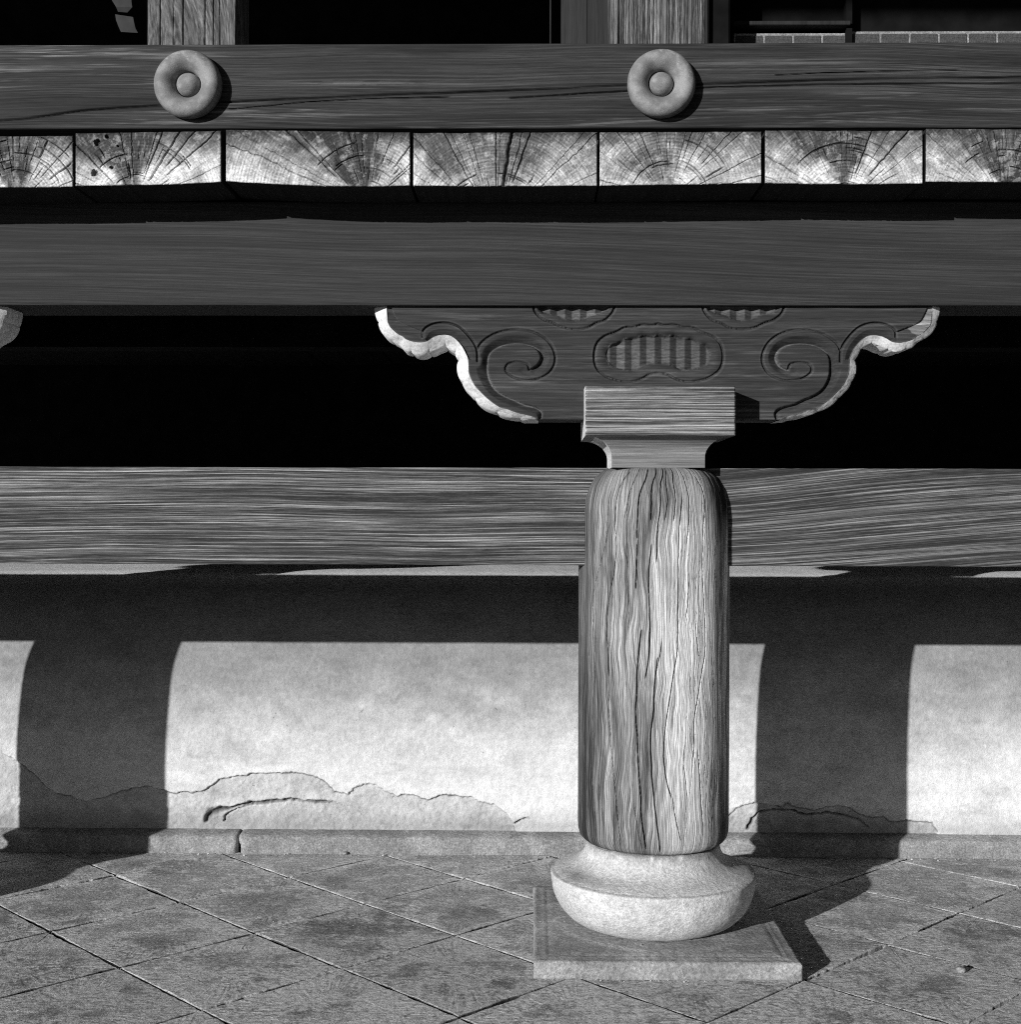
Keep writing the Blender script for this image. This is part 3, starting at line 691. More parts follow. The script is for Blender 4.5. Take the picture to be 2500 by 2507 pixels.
fli = [(1835, 285), (1800, 298), (1745, 286), (1705, 305), (1640, 308), (1590, 337), (1555, 345), (1532, 370), (1525, 400), (1530, 432), (1545, 465), (1570, 480), (1620, 490), (1680, 502), (1712, 492), (1742, 475), (1782, 462), (1835, 460)]
tfo = smooth_poly([(1098, 120), (1103, 145), (1120, 172), (1160, 202), (1210, 216), (1262, 243), (1320, 255), (1380, 255), (1430, 243), (1468, 218), (1520, 205), (1558, 168), (1574, 140), (1578, 120)], 1)
tfi = [(1128, 120), (1132, 140), (1155, 157), (1200, 168), (1245, 178), (1290, 200), (1350, 206), (1402, 195), (1440, 176), (1500, 160), (1542, 142), (1550, 120)]
SPO, SPI, RCL, RB2, LEAF, FLO, FLI, TFO, TFI = map(c3, (sp_out, sp_in, rib_close, rib2, leaf, flo, fli, tfo, tfi))
OUTL = FOm
def brk_disp(X, Z):
    XL = np.where(X > AX, 2 * AX - X, X)
    d = np.zeros_like(X)
    gr = lambda pts, w=.0014, dep=.0045: dep * 1.3 * np.exp(-(seg_dist(XL, Z, pts) / (w * 1.5)) ** 2)
    # spiral ribbon
    dO = seg_dist(XL, Z, SPO); dI = seg_dist(XL, Z, SPI); dF = seg_dist(XL, Z, RCL)
    poly = SPO + SPI[1:] + RCL
    ins_ = inside(XL, Z, poly)
    dout = np.minimum(dO, dF)
    t = dout / (dout + dI + 1e-9)
    d += np.where(ins_, .016 * np.clip((t - .42) / .55, 0, 1) ** 1.1, 0)
    d += np.where(ins_, 0, .016 * np.exp(-(dI / .0012) ** 2))
    d += gr(SPO, .0013, .006)
    # upper ribbon and leaf
    r2 = RB2 + [p for p in reversed(c3([(475, 325), (500, 308), (530, 295), (565, 290), (600, 293), (630, 308), (660, 335), (685, 370), (712, 430)]))]
    in2 = inside(XL, Z, r2); d2 = seg_dist(XL, Z, RB2); do = seg_dist(XL, Z, OUTL[::3])
    t2 = d2 / (d2 + do + 1e-9); d += np.where(in2, .009 * np.clip((t2 - .5) / .5, 0, 1), 0); d += gr(RB2, .0013, .006)
    lf = LEAF + list(reversed(c3([(231, 128), (246, 232), (300, 285), (345, 314), (445, 333)])))
    in3 = inside(XL, Z, lf); d3 = seg_dist(XL, Z, LEAF); d += np.where(in3, .007 * (1 - np.clip(d3 / .022, 0, 1)), 0)
    # cartouches with flutes
    fz = lambda P, Qq: None
    for outer, inner, closed in ((FLO, FLI, True), (TFO, TFI, False)):
        if closed:
            po = outer + [(2 * AX - x, z) for x, z in reversed(outer)]; pi = inner + [(2 * AX - x, z) for x, z in reversed(inner)]
        else:
            po, pi = outer, inner
        io = inside(XL if not closed else X, Z, po); ii = inside(XL if not closed else X, Z, pi)
        XX = X if closed else XL
        do_ = seg_dist(XX, Z, po if closed else outer); di_ = seg_dist(XX, Z, pi if closed else inner)
        d += .0070 * np.exp(-(do_ / .0020) ** 2)
        tt = do_ / (do_ + di_ + 1e-9)
        d += np.where(io & ~ii, .004 * (2 * np.abs(tt - .45)) ** 2, 0)
        per = .0345; ph = ((X - AX) / per + .25) % 1.0
        tri = np.where(ph < .5, ph * 2, 2 - ph * 2)
        d += np.where(ii, .006 * sstep(0, .003, di_) + .011 * tri, 0)
    d += .0006 * (fbm(X * 8, Z * 200, 33, 2) - .5)
    return d
def brk_tone(X, Z):
    XL = np.where(X > AX, 2 * AX - X, X)
    t = 1 + .25 * (fbm(X * 6, Z * 40, 35, 3) - .5)
    t *= 1 + .8 * sstep(.62, .8, fbm(X * 7, Z * 120, 36, 3, .6))
    pi = FLI + [(2 * AX - x, z) for x, z in reversed(FLI)]
    t = np.where(inside(X, Z, pi) | inside(XL, Z, TFI), t * 1.75, t)
    # paint remains on the leaf at the tips
    lf = LEAF + list(reversed(c3([(231, 128), (246, 232), (300, 285), (345, 314), (445, 333)])))
    t = np.where(inside(XL, Z, lf), t * (1.3 + 3.6 * sstep(.50, .56, fbm(X * 18, Z * 18, 38)) * (X > AX) + 2.2 * sstep(.50, .56, fbm(X * 18, Z * 18, 39)) * (X < AX) * (Z < 1.44)), t)
    for ln in (SPO, RB2, FLO, TFO): t += 1.0 * np.exp(-((seg_dist(XL, Z, ln) - .0045) / .0018) ** 2) * fbm(X * 30, Z * 30, 48, 3)  # carved edges painted lighter: worn ridges and highlights
    for ln in (SPI,): t += 2.2 * np.exp(-(seg_dist(XL, Z, ln) / .0020) ** 2)
    t += 1.8 * np.exp(-(seg_dist(XL, Z, OUTL[::3]) / .0018) ** 2)
    return t
def bracket_meshes():
    nz = 125
    nx = len(full_x)
    tt = np.linspace(0, 1, nz)
    X = np.repeat(full_x[:, None], nz, 1); Z = full_z[:, None] + (ZTOP - full_z)[:, None] * tt[None, :]
    Y = YBR + brk_disp(X, Z); T = brk_tone(X, Z)
    Y[:, 0] = YBR + .0008 + 0 * Y[:, 0]
    V = np.stack([X, Y, Z], -1).reshape(-1, 3)
    idx = np.arange(nx * nz).reshape(nx, nz)
    Q = np.stack([idx[:-1, :-1], idx[1:, :-1], idx[1:, 1:], idx[:-1, 1:]], -1).reshape(-1, 4)
    # flat underside between the cloud ends, core block behind
    x0, x1 = FOm[-1][0], 2 * AX - FOm[-1][0]
    b = len(V)
    V = np.concatenate([V, [[x0, YBR + .0008, zflat], [x1, YBR + .0008, zflat], [x1, 3.16, zflat], [x0, 3.16, zflat]]])
    ex = [[b + 3, b + 2, b + 1, b]]
    body = mesh_np('body', V, Q, attrs={'tone': np.concatenate([T.ravel(), np.ones(4)])}, mat=M_brk, extra=ex)
    edges = []
    rngp = 2
    for s in (1, -1):
        m = len(FOm); A = np.array(FOm); B = np.array(BOd); B = A + (B - A) * (1 if s == 1 else .68)
        fx = (lambda x: x) if s == 1 else (lambda x: 2 * AX - x)
        rows = 7; Vv = []
        for r in range(rows):
            t = r / (rows - 2) if r < rows - 1 else 1.0
            # slightly hollow flare
            k = t ** .95
            lob = np.abs(np.sin(np.pi * (np.arange(m) + 6) / 21.0)) ** .5
            P_ = A + (B - A) * (k * (1 - .20 * (1 - lob) * t))[:, None]
            y = YBR + .0008 + (YBK - YBR) * (1 if s == 1 else .55) * t if r < rows - 1 else 3.16
            wob = .0016 * (fbm(np.arange(m) * .14, np.full(m, r * .9), 47 + s, 3) - .5)
            for (x, z), w_ in zip(P_, wob): Vv.append((fx(x), y, z + w_))
        Vv = np.array(Vv); idn = np.arange(rows * m).reshape(rows, m)
        Qs = np.stack([idn[:-1, :-1], idn[:-1, 1:], idn[1:, 1:], idn[1:, :-1]], -1).reshape(-1, 4)
        if s == 1: Qs = Qs[:, ::-1]
        # back face strip from the flare to the core
        Vb = [(x, 3.16, ZTOP) for x in Vv[idn[-1], 0]]; nb = len(Vv)
        Vv = np.concatenate([Vv, Vb]); kk = np.arange(m - 1)
        Qb = np.stack([idn[-1, kk], idn[-1, kk + 1], nb + kk + 1, nb + kk], -1)
        e = mesh_np('painted_edge', Vv, np.concatenate([Qs, Qb]), mat=M_white); e.set_sharp_from_angle(angle=R(50)); edges.append(e)
    loc = (-AX, -YBR, -zflat)
    for m_ in [body] + edges: shift(m_, loc)
    return body, edges
me_body, me_edges = bracket_meshes()

names = {-1: 'left', 0: 'mid', 1: 'right'}
PAD_L = {0: 'square grey stone slab set in the paving under the round base in full view', -1: 'square stone slab under the round base just outside the left of the picture', 1: 'square stone slab under the round base just outside the right of the picture'}
BAS_L = {0: 'pale round granite base with wide rim under the cracked wooden column', -1: 'round granite base just outside the left of the picture', 1: 'round granite base just outside the right of the picture'}
COL_L = {0: 'short round weathered wooden column with long cracks and square cap in full view', -1: 'round wooden column just outside the left of the picture, casting the left shadow', 1: 'round wooden column just outside the right of the picture'}
BRK_L = {0: 'carved cloud-shaped wooden bracket with scrolls and white edges above the column', -1: 'carved bracket at the left edge with only its pale rounded tip showing', 1: 'carved cloud bracket just outside the right of the picture'}
def place(o0, dx):
    c = o0.copy(); COL.objects.link(c); c.location = o0.location + Vector((dx, 0, 0))
    for ch in [q for q in list(bpy.data.objects) if q.parent == o0]:
        d = ch.copy(); COL.objects.link(d); d.parent = c
    return c
pad = thing(ob('stone_pad', me_pad, (.295, 3.125, 0)), PAD_L[0], 'stone slab', 'stone slabs under the columns')
bas = thing(ob('pedestal', me_base, (CXX, CYY, .0445)), BAS_L[0], 'stone base', 'round stone column bases')
colm = thing(ob('column', None, (CXX, CYY, Zbot)), COL_L[0], 'column', 'short wooden veranda columns')
ob('shaft', me_shaft, (0, 0, 0), parent=colm)
capo = ob('capital', me_blk, (CAPX - CXX, CAPY - CYY, 1.1015 - Zbot), parent=colm)
nk = ob('neck', me_nck, (CAPX - CXX, CAPY - CYY, 1.1015 - Zbot), parent=colm)
brk = thing(ob('bracket', None, (AX, YBR, zflat)), BRK_L[0], 'bracket', 'carved brackets on the columns')
ob('carved_face', me_body, parent=brk); ob('painted_edge', me_edges[0], parent=brk); ob('painted_edge', me_edges[1], parent=brk)
for k in (-1, 1):
    for o_, L in ((pad, PAD_L), (bas, BAS_L), (colm, COL_L), (brk, BRK_L)):
        place(o_, k * SP + (.024 if (o_ is brk and k < 0) else 0))['label'] = L[k]

# ------------------------------------------------------------------ tie rails between the columns
ZR0, ZR1 = .877, 1.1025
def rail_disp(seed, warp):
    def f(X, Z):
        zz = Z + warp * (fbm(X * 1.1, Z * 3, seed, 3) - .5); return .0022 * (fbm(X * 1.3, zz * 130, seed + 3, 4, .6) - .5) + .0016 * (fbm(X * .8, Z * 4, seed + 5) - .5)
    return f
def mk_rail(x0, x1, seed, mat, label, warp):
    xs_ = np.arange(x0, x1, .006); zw = ZR0 + .0012 * (fbm(xs_ * 12, xs_ * 0, seed + 8) - .5); zt = ZR1 + .0012 * (fbm(xs_ * 9, xs_ * 0, seed + 9) - .5)
    me = hf_box('tie_rail', xs_, zw, zt, 130, 3.062, 3.18, rail_disp(seed, warp), None, mat, edge=.002, loc=((x0 + x1) / 2, 3.12, ZR0))
    return thing(ob('tie_rail', me, ((x0 + x1) / 2, 3.12, ZR0)), label, 'rail', 'horizontal rails between the columns')
mk_rail(CXX - SP + .12, CXX - .105, 201, M_rail, 'long weathered grey wooden rail with raised grain left of the column', .05)
mk_rail(CXX + .105, CXX + SP - .12, 202, M_rail2, 'weathered grey wooden rail with slanting grain right of the column', .10)

me = box('tie_rail', CXX - 2 * SP + .1, CXX - SP - .105, 3.062, 3.18, ZR0, ZR1, M_rail, .002, loc=(CXX - 1.5 * SP, 3.12, ZR0))
thing(ob('tie_rail', me, (CXX - 1.5 * SP, 3.12, ZR0)), 'wooden rail of the next bay, outside the left of the picture', 'rail', 'horizontal rails between the columns')

# ------------------------------------------------------------------ floor beam carrying the boards
xs_ = np.arange(-5.2, 3.2, .01)
me = hf_box('floor_beam', xs_, 1.4742 + .0012 * (fbm(xs_ * 7, xs_ * 0, 61) - .5), 1.711, 70, 3.034, 3.2,
            lambda X, Z: .002 * (fbm(X * 1.2, Z * 5, 63) - .5) + .0005 * (fbm(X * 3, Z * 260, 64, 2) - .5), None, M_beam, edge=.002, loc=(0, 3.1, 1.472))
me.materials.append(M_under)  # all faces but the front painted darker as shade
mi = np.zeros(len(me.polygons), np.int32); mi[(len(xs_) - 1) * 69:] = 1; me.polygons.foreach_set('material_index', mi)
thing(ob('floor_beam', me, (0, 3.1, 1.472)), 'broad smooth dark horizontal beam resting on the carved brackets', 'beam')

# ------------------------------------------------------------------ veranda floor boards with open end grain
YP = 2.880
floor = thing(ob('veranda_floor', None, (0, YP, 1.705)), 'thick wooden veranda floor boards showing their cracked end grain', 'floor')
# left, right, (top left, top right), (bottom left, mid, right) in photograph pixels; pith position; dark wedge (angle, half-width, strength)
BOARDS = [
 (-330, 178, (336, 333), (462, 460, 458), (40, 500), (-.05, .55, .9), 0),
 (184.5, 541, (327, 321), (455, 453, 446), (330, 500), (-.22, .62, .85), 1),
 (553, 1005, (318, 325), (444, 455, 455), (898, 500), (-.30, .62, .9), 2),
 (1012, 1463, (326, 324), (455, 456, 455), (1215, 560), (-.12, .75, .6), 3),
 (1468.5, 1866, (324, 322), (455, 452, 449), (1638, 490), (-.22, .75, .6), 4),
 (1874, 2260, (320, 320), (448, 451, 449), (2068, 500), (-.05, .60, .85), 5),
 (2268, 2700, (316, 318), (445, 447, 449), (2465, 500), (.10, .72, .9), 6),
]
def board(spec):
    x0p, x1p, (tl, tr), (b0, b1, b2), pith, (wa, wh, ws), sd_ = spec
    rg = np.random.RandomState(100 + sd_)
    x0, _ = aty(x0p, 400, YP); x1, _ = aty(x1p, 400, YP)
    px, pz = aty(pith[0], pith[1], YP)
    xs_ = np.arange(x0, x1, .0013); u = (xs_ - x0) / (x1 - x0)
    yb_ = b0 * (1 - u) * (1 - 2 * u) + 4 * b1 * u * (1 - u) - b2 * u * (1 - 2 * u)
    yt_ = tl + (tr - tl) * u
    xp = x0p + (x1p - x0p) * u
    zb_ = np.array([aty(a, b, YP)[1] for a, b in zip(xp, yb_)]) + .0016 * (fbm(xs_ * 30, xs_ * 0, 300 + sd_) - .5)
    zt_ = np.array([aty(a, b, YP)[1] for a, b in zip(xp, yt_)]) + .0022 * (fbm(xs_ * 25, xs_ * 0, 310 + sd_) - .5)
    rad = []
    k = 0; a = -1.35
    while a < 1.35:
        a += rg.uniform(.05, .17)
        r0 = rg.uniform(.04, .12); L = rg.uniform(.02, .07)
        top = rg.rand() < .6
        rad.append((a, r0 if not top else rg.uniform(.05, .11), r0 + L if not top else .40, rg.choice([.0003, .0005, .0008, .0014], p=[.35, .35, .2, .1]), rg.uniform(0, 99)))
    if sd_ == 3: rad.append((.16, .0, .5, .0035, 12.0))
    rings = [(rg.uniform(.03, .16), rg.uniform(-1.1, .9), rg.uniform(.08, .5), rg.choice([.0004, .0006])) for _ in range(10)]
    holes = []
    if sd_ == 1: holes = [(aty(*q, YP), w) for q, w in (((238, 349), .007), ((261, 335), .006), ((232, 425), .008), ((273, 409), .004), ((288, 359), .0025))]
    cache = {}
    def both(X, Z):
        dx, dz = X - px, Z - pz; r = np.hypot(dx, dz); th = np.arctan2(dx, dz)
        D = np.zeros_like(X); dirt = np.zeros_like(X)
        for (a, ra, rb, w, s) in rad:
            wob = .03 * (fbm(r * 28, X * 0 + s, 5, 3) - .5) + .012 * (vnoise(r * 130, X * 0 + s, 6) - .5)
            d = np.abs(th - a - wob) * r
            act = sstep(ra - .004, ra + .012, r) * sstep(rb + .004, rb - .02, r)
            q = np.exp(-(d / (w * .7 + .00042)) ** 2) * act * (.5 + .5 * min(1, w / .0006))
            D = np.maximum(D, q * (.003 + w * 2.5)); dirt = np.maximum(dirt, .65 * q)
        for (rr, a, da, w) in rings:
            wob = .002 * (fbm(th * 9, X * 0 + rr * 500, 8, 2) - .5)
            q = np.exp(-((r - rr - wob) / (w + .0004)) ** 2) * sstep(da, da * .8, np.abs(th - a))
            D = np.maximum(D, q * .005); dirt = np.maximum(dirt, q)
        for (hx, hz), w in holes:
            q = sstep(w, w * .6, np.hypot(X - hx, Z - hz) + .006 * (fbm(X * 220, Z * 220, 9, 2) - .5)); D = np.maximum(D, q * .010); dirt = np.maximum(dirt, q)
        D += .0011 * (fbm(th * 30, r * 22, 500 + sd_, 3) - .5) + .0035 * (fbm(X * 14, Z * 14, 510 + sd_, 3) - .5)
        n1 = fbm(X * 15, Z * 15, 520 + sd_, 4, .6); n2 = fbm(th * 5, r * 14, 530 + sd_, 4, .6)
        zr = (Z - zb_.mean()) / .115
        dk = sstep(wh + .15, wh - .12, np.abs(th - wa) + .8 * (n1 - .5) + .22 * (1 - zr)) * min(1, ws + .1)
        dk = np.maximum(dk, .9 * sstep(.52, .98, zr + .5 * (n1 - .5)))
        pal = .25 + .20 * (n2 - .5) + .30 * sstep(.44, .72, n1) + .16 * sstep(.6, .0, zr)
        drk = .045 + .075 * sstep(.45, .75, n2)
        t = pal * (1 - dk) + drk * dk
        t *= 1 + .10 * np.sin(r * 2 * np.pi / .0052 + 3 * fbm(th * 4, r * 5, 3)) 
        rw = r + .004 * (fbm(th * 3, r * 8, 541 + sd_, 2) - .5)
        t *= 1 + .22 * np.sin(rw * 2 * np.pi / .0075) * sstep(.3, .6, fbm(th * 3, r * 12, 542 + sd_, 3))
        t *= 1 + .7 * (fbm(rw * 260, th * 3, 543 + sd_, 3, .7) - .5)
        t *= 1 + .45 * (fbm(th * 30, r * 9, 540 + sd_, 4, .75) - .5)
        t *= 1 - .28 * sstep(.05, 0, np.abs(fbm(th * 22, r * 5, 545 + sd_, 3, .6) - .5))
        # pale crust of lichen and salt
        cr_ = sstep(.55, .66, fbm(X * 60, Z * 60, 550 + sd_, 5, .75) + .10 * (.5 - zr))
        t = t + cr_ * .14
        fr = sstep(.64, .70, fbm(th * 60, r * 60, 560 + sd_, 3)) * .08; t = t + fr
        t *= 1 - .45 * sstep(.90, 1.0, zr) * (n1 > .42)
        t *= 1 - .50 * dirt
        cache['t'] = np.clip(t, .02, .85)
        return D
    lc = (x0, YP, 1.705)
    me = hf_box('floor_board', xs_, zb_, zt_, 96, YP, 6.45, both, lambda X, Z: cache['t'], M_end, edge=.0022, loc=lc)
    me.materials.append(M_under)
    # sides, underside and top of the board: plain wood with shade painted into its colour
    nq = (len(xs_) - 1) * 95
    mi = np.zeros(len(me.polygons), np.int32); mi[nq:] = 1; me.polygons.foreach_set('material_index', mi)
    o = ob('floor_board', me, (x0, 0, 0), parent=floor); return o
for s in BOARDS: board(s)
for x0, x1 in ((-5.2, aty(-336, 400, YP)[0] - .004), (aty(2706, 400, YP)[0], 3.2)):
    ob('floor_board', box('floor_board', x0, x1, YP, 6.45, 1.711, 1.828, M_under, .003, loc=(0, YP, 1.705)), parent=floor)

# ------------------------------------------------------------------ sill beam with its two nail covers
YT = 2.905
zt0 = aty(1250, 315, YT)[1]; zt1 = aty(1250, 107, YT)[1]
def top_field():
    c1 = [aty(*p, YT) for p in [(-60, 300), (60, 292), (200, 272), (330, 262), (520, 252), (700, 243), (900, 235), (1100, 228), (1250, 222), (1400, 216), (1530, 209), (1720, 206), (1900, 200), (2100, 194), (2300, 191), (2560, 189)]]
    c2 = [aty(*p, YT) for p in [(1250, 241), (1450, 228), (1560, 222), (1750, 214), (1950, 209), (2150, 206), (2560, 204)]]
    c3_ = [aty(*p, YT) for p in [(560, 268), (750, 250), (900, 243), (1100, 238)]]
    c4 = [aty(*p, YT) for p in [(1900, 184), (2050, 178), (2200, 174), (2350, 173)]]
    def base(X, Z):
        jit = .002 * (fbm(X * 16, Z * 0, 77, 3) - .5)
        D = np.zeros_like(X)
        for p, w, s in ((c1, .0023, 1), (c2, .0015, 2), (c3_, .0008, 3), (c4, .0007, 4)):
            d = seg_dist(X, Z + jit, p); D = np.maximum(D, .006 * np.exp(-(d / w) ** 2) * (.55 + .45 * vnoise(X * 8, Z * 0 + s, s)))
        return D
    def disp(X, Z):
        zz = Z - .012 * X + .03 * (fbm(X * 1.2, Z * 4, 401, 3) - .5)
        return base(X, Z) + .0012 * (fbm(X * 1.5, zz * 170, 402, 4, .6) - .5)
    def tone(X, Z):
        zz = Z - .012 * X + .03 * (fbm(X * 1.2, Z * 4, 401, 3) - .5)
        t = np.ones_like(X) * .95
        pal = sstep(.54, .70, fbm(X * 4.0, zz * 170, 403, 4, .7)) * sstep(.35, .6, fbm(X * 2, zz * 26, 413, 3))
        amt = .35 + 1.0 * sstep(-.55, -1.15, X) + .6 * sstep(.10, .02, Z - zt0)
        t += pal * amt * 2.0
        knot = np.exp(-(((X - aty(870, 200, YT)[0]) / .12) ** 2 + ((Z - aty(870, 203, YT)[1]) / .0045) ** 2)); t += 1.8 * knot * (fbm(X * 20, Z * 260, 5) > .45)
        t *= 1 - .35 * sstep(.5, .66, fbm(X * 2.2, zz * 30, 405, 3))
        t *= 1 - .85 * np.clip(base(X, Z) / .005, 0, 1)
        return t
    return disp, tone
dsp, tn = top_field()
xs_ = np.arange(-5.2, 3.2, .006)
me = hf_box('sill_beam', xs_, zt0 + .0016 * (fbm(xs_ * 5, xs_ * 0, 88) - .5), zt1 + .0018 * (fbm(xs_ * 4, xs_ * 0, 89) - .5), 120, YT, 2.998, dsp, tn, M_top, edge=.003, loc=(0, YT, zt0))
sill = thing(ob('sill_beam', me, (0, YT, zt0)), 'topmost dark horizontal beam carrying two round ring-shaped nail covers', 'beam')
ring_prof = [(.0700, -.012), (.0755, .000), (.0800, .010), (.0815, .019), (.0800, .028), (.0750, .0365), (.0670, .0420), (.0575, .0430), (.0480, .0395), (.0400, .0335), (.0340, .0250), (.0305, .0150), (.0290, .006)]
ring_prof = [(.0700, -.012), (.0760, .000), (.0805, .010), (.0815, .019), (.0800, .028), (.0755, .0360), (.0680, .0415), (.0590, .0430), (.0500, .0405), (.0420, .0350), (.0350, .0275), (.0310, .0200), (.0300, .006)]
ring_prof = smooth_poly(ring_prof, 2)
def ring_mesh():
    p = [(r * .915, z) for r, z in ring_prof]
    me = lathe('nail_cover', p, 96, M_nut, lambda T, Z, Rr: Rr + .0006 * (fbm(np.cos(T) * 5 + 8, np.sin(T) * 5 + Z * 60, 3) - .5), None, cap=True)
    me.transform(Matrix.Rotation(R(90), 4, 'X')); return me
def boss_mesh():
    p = [(.0200, -.002)] + [(.0262 * math.cos(a), .014 + .0235 * math.sin(a)) for a in np.linspace(-.3, 1.53, 22)] + [(.0003, .0375)]
    me = lathe('boss', p, 48, M_nut, None, None, cap=True); me.transform(Matrix.Rotation(R(90), 4, 'X')); return me
me_ring, me_boss = ring_mesh(), boss_mesh()
for k, (px, py, lab) in enumerate(((459, 206, 'left'), (1620, 204, 'right'))):
    x, z = aty(px, py, YT - .02)
    rgo = ob('nail_cover', me_ring, (x, 0.004, z - zt0), parent=sill); rgo.rotation_euler = (0, R(37 * k), 0)
    ob('boss', me_boss, (0, 0, 0), parent=rgo)

# ------------------------------------------------------------------ gallery posts standing on the beam
def gpost(x0p, x1p, mat, label, seed):
    YF = 3.001; x0 = aty(x0p, 60, YF)[0]; x1 = aty(x1p, 60, YF)[0]
    rg = np.random.RandomState(seed)
    lines = [(x0 + (x1 - x0) * f, w) for f, w in (((.145, .0010), (.30, .0007), (.405, .0012), (.65, .0012), (.745, .0006), (.82, .0008)) if seed == 1 else ((.08, .0012), (.46, .0006), (.7, .0005)))]
    def d_(X, Z):
        D = .0012 * (fbm(X * 110 + 2 * fbm(X * 5, Z * 3, seed), Z * 3, 600 + seed, 3) - .5)
        for lx, w in lines: D = np.maximum(D, .006 * np.exp(-((X - lx - .002 * (fbm(Z * 9, Z * 0 + lx * 50, 3) - .5)) / w) ** 2))
        return D
    me = hf_box('gallery_post', np.arange(x0, x1, .0016), 1.82, 2.32, 80, YF, YF + .14, d_, None, mat, edge=.002, loc=((x0 + x1) / 2, YF, 1.82))
    thing(ob('gallery_post', me, ((x0 + x1) / 2, YF, 1.82)), label, 'post', 'square posts above the sill beam')
thing(ob('handrail', box('handrail', -5.2, 3.2, 2.99, 3.15, 2.322, 2.40, M_top, .006)), 'wooden handrail capping the square posts just above the picture', 'rail')
gpost(361, 577, M_post, 'square wooden post with wavy grain behind the left nail cover', 1)
gpost(1497, 1728, M_post2, 'square wooden post with straight streaky grain behind the right nail cover', 2)

# ------------------------------------------------------------------ behind: building, underfloor
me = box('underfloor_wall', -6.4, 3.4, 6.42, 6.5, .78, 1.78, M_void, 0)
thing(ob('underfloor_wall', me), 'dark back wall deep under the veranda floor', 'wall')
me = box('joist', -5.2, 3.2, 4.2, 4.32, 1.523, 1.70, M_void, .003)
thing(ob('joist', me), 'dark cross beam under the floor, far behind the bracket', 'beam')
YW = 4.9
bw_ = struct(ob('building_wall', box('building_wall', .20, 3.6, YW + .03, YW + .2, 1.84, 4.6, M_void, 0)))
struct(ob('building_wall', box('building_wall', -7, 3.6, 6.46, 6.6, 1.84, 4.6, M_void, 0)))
struct(ob('eave_blocker', box('eave_blocker', -9, 9, -.5, 6.7, 4.50, 4.70, M_void, 0)))  # unseen eave, added and sized to cut skylight and shade the rear
brick_wall = thing(ob('brick_wall', None, (1.7, YW, 1.8)), 'low grey brick wall with pale joints seen above the beam at top right', 'wall')
M_brick = stone_mat('grey_brick', .06, .085, .001); M_joint = stone_mat('pale_joint', .22, .3, .001)
def bxp(px, Y=YW): return aty(px, 95, Y)[0]
zt_l, zt_r = aty(1900, 84, YW)[1], aty(2300, 79, YW)[1]
BW = .1418 * YW / 6.5
bmx = box('brick', -BW / 2 + .004, BW / 2 - .004, 0, .03, -.040, .040, M_brick, .002)
for (pa, pb, zt_) in ((1797, 2068, zt_l), (2082, 2760, zt_r)):
    xa, xb = bxp(pa), bxp(pb)
    ob('joint_panel', box('joint_panel', xa, xb, YW - .005, YW + .027, zt_ - .4, zt_, M_joint, 0, loc=(1.7, YW, 1.8)), parent=brick_wall)
    n = int(round((xb - xa) / BW))
    for r_ in range(2):
        for k in range(n):
            ob('brick', bmx, (xa + .002 + (k + .5) * BW - 1.7, -.009, zt_ - .009 - .040 - r_ * .088 - 1.8), parent=brick_wall)
thing(ob('door_frame', box('door_frame', bxp(2068), bxp(2082), YW - .03, YW + .03, 1.84, 3.4, M_void, 0)), 'dark upright between the two lengths of brick wall', 'frame')
thing(ob('lintel', box('lintel', bxp(1790), bxp(2075), YW - .05, YW + .03, aty(1900, 74, YW)[1], aty(1900, 64, YW)[1], M_rear, .002)), 'thin dark rail just above the brick wall', 'rail')
thing(ob('rear_post', box('rear_post', aty(1441, 60, 4.7)[0], aty(1735, 60, 4.7)[0], 4.7, 4.9, 1.84, 3.9, M_rearL, .004)), 'broad dim post half hidden behind the right-hand square post', 'post')
thing(ob('rear_post_shade', box('rear_post_shade', aty(1737, 60, 4.7)[0], aty(1790, 60, 4.7)[0], 4.73, 4.9, 1.84, 3.9, M_void, .004)), 'near-black strip standing for the shaded right side of the broad dim post', 'shaded_strip')  # separate dark strip paints the shade on the rear post
thing(ob('screen_panel', box('screen_panel', aty(1374, 60, 4.8)[0], aty(1438, 60, 4.8)[0], 4.8, 4.85, 1.84, 3.9, M_rearL, .002)), 'dim narrow panel left of the right-hand square post', 'panel')
thing(ob('thin_rod', box('thin_rod', aty(1346, 60, 4.8)[0], aty(1349, 60, 4.8)[0], 4.8, 4.81, 1.84, 3.9, M_rearL, 0)), 'thin upright rod in the dark opening left of the dim panel', 'rod')
# folded paper streamer
M_paper = dark_mat('grey_paper', .07)
def strip(pts, y, fold=.012):
    P3 = [aty(*p, y) for p in pts]
    V = []
    for k, (x, z) in enumerate(P3): V.append((x, y + (fold if k % 2 else 0), z))
    V += [(x, yy + .002, z) for x, yy, z in V]
    n = len(P3); Fs = []
    for k in range(0, n - 2, 2): Fs += [(k, k + 1, k + 3, k + 2), (n + k, n + k + 2, n + k + 3, n + k + 1)]
    for k in range(0, n - 2, 2): Fs += [(k, k + 2, n + k + 2, n + k), (k + 1, n + k + 1, n + k + 3, k + 3)]
    Fs += [(0, n, n + 1, 1), (n - 2, n - 1, 2 * n - 1, 2 * n - 2)]
    return mesh_np('paper_fold', V, Fs, smooth=False, mat=M_paper)
st = thing(ob('paper_streamer', None, (0, 0, 0)), 'pale folded paper streamer hanging in the dark beside the left post', 'streamer')
for pts, y in (([(262, -60), (318, -60), (273, 0), (318, 0), (284, 18), (320, 14), (289, 30), (308, 27)], 3.20),
               ([(282, 36), (322, 38), (284, 50), (325, 54), (290, 66), (328, 66), (296, 79), (334, 77)], 3.19)):
    ob('paper_fold', strip(pts, y), parent=st)

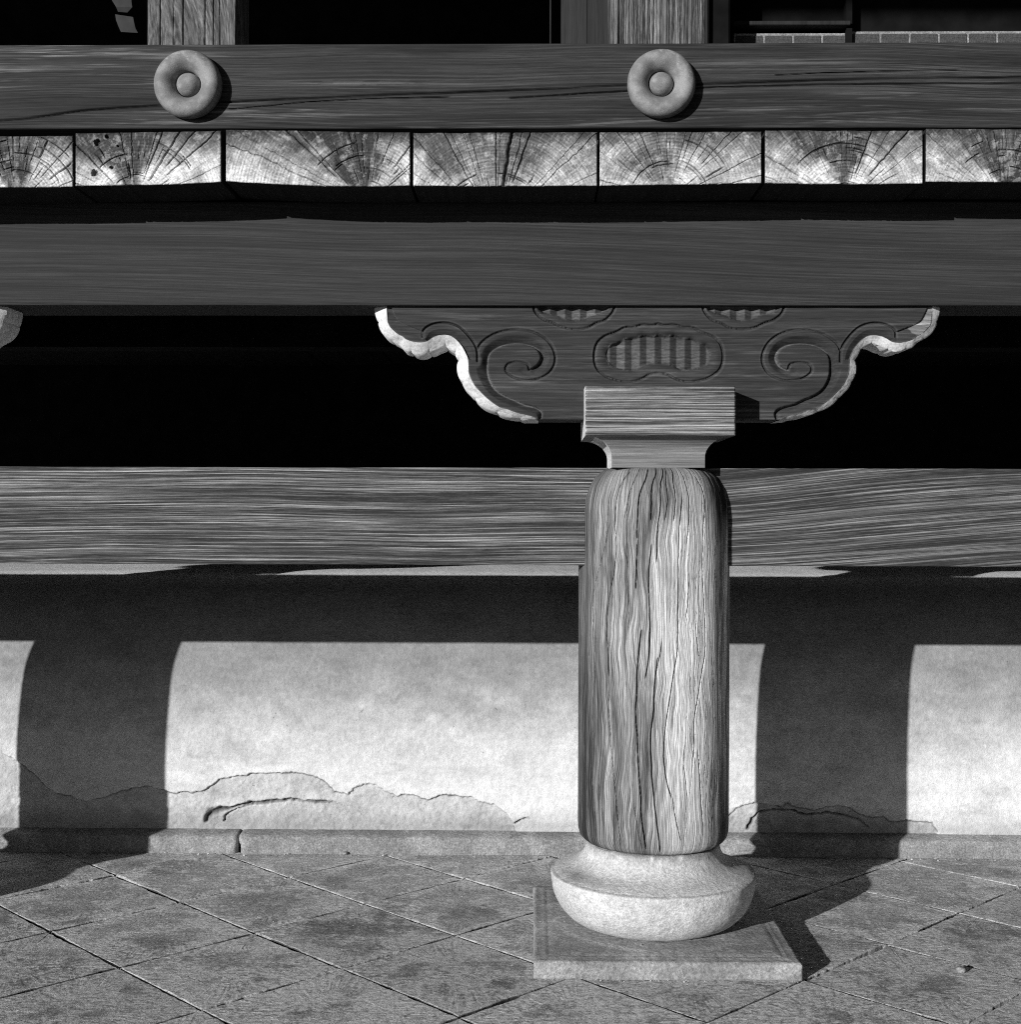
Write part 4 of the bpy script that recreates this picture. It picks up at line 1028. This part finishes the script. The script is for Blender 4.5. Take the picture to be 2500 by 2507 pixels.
# ------------------------------------------------------------------ loose things on the paving
def pebble(px, py, r, seed, label, zbase=0.0, flat=.75):
    u = (px - CX) / F; x1, z1 = aty(px, py, 1.0); t = (zbase - 1) / (z1 - 1); x, y = x1 * t, t
    bm = bmesh.new(); bmesh.ops.create_icosphere(bm, subdivisions=3, radius=r)
    rg = random.Random(seed); ax = [Vector((rg.gauss(0, 1), rg.gauss(0, 1), rg.gauss(0, 1))).normalized() for _ in range(7)]
    for v in bm.verts:
        for a in ax:
            d = v.co.dot(a); 
            if d > r * .78: v.co -= a * (d - r * .78) * .8
        v.co.z *= flat
    lo = min(v.co.z for v in bm.verts)
    for v in bm.verts: v.co.z -= lo
    me = bpy.data.meshes.new('pebble'); bm.to_mesh(me); bm.free(); me.materials.append(M_pad)
    for p in me.polygons: p.use_smooth = True
    thing(ob('pebble', me, (x, y, zbase)), label, 'pebble')
pebble(2353, 2380, .0105, 1, 'pale rounded pebble lying on the paving at lower right, casting a shadow')
pebble(1570, 2315, .0042, 2, 'tiny pale stone chip on the square slab in front of the round base', .0425, .5)
pebble(1383, 2257, .0035, 3, 'tiny stone chip on the square slab left of the round base', .0425, .5)
pebble(845, 2092, .010, 4, 'small pale lump of plaster on the paving against the kerb', 0, .5)

gv, gf = [], []
rg = np.random.RandomState(12)
def chip(x, y, r):
    b = len(gv); q = rg.normal(0, 1, (5, 3)) * r * .5 + np.array([x, y, r * .3])
    q[:, 2] = np.maximum(q[:, 2], 0.0); gv.extend(q.tolist()); gf.extend([(b, b + 1, b + 2), (b, b + 2, b + 3), (b, b + 3, b + 4), (b + 1, b + 2, b + 4), (b, b + 1, b + 4), (b + 2, b + 3, b + 4)])
for _ in range(170): chip(rg.uniform(-1.6, 1.6), 3.848 - abs(rg.normal(0, .012)), rg.uniform(.0012, .005))
for _ in range(260):
    y = rg.uniform(2.4, 3.8); x = rg.uniform(-.45 * y, .45 * y)
    if abs(x - .295) < .31 and abs(y - 3.125) < .31: continue
    chip(x, y, rg.uniform(.0006, .0022))
for _ in range(60):
    t_ = rg.uniform(-.28, .28); chip(.295 + t_, 2.832 - abs(rg.normal(0, .006)), rg.uniform(.001, .003))
me = bpy.data.meshes.new('grit'); me.from_pydata(gv, [], gf); me.materials.append(M_base)
o = ob('grit', me); o['kind'] = 'stuff'; o['label'] = 'fine pale grit scattered on the paving and along the kerb'
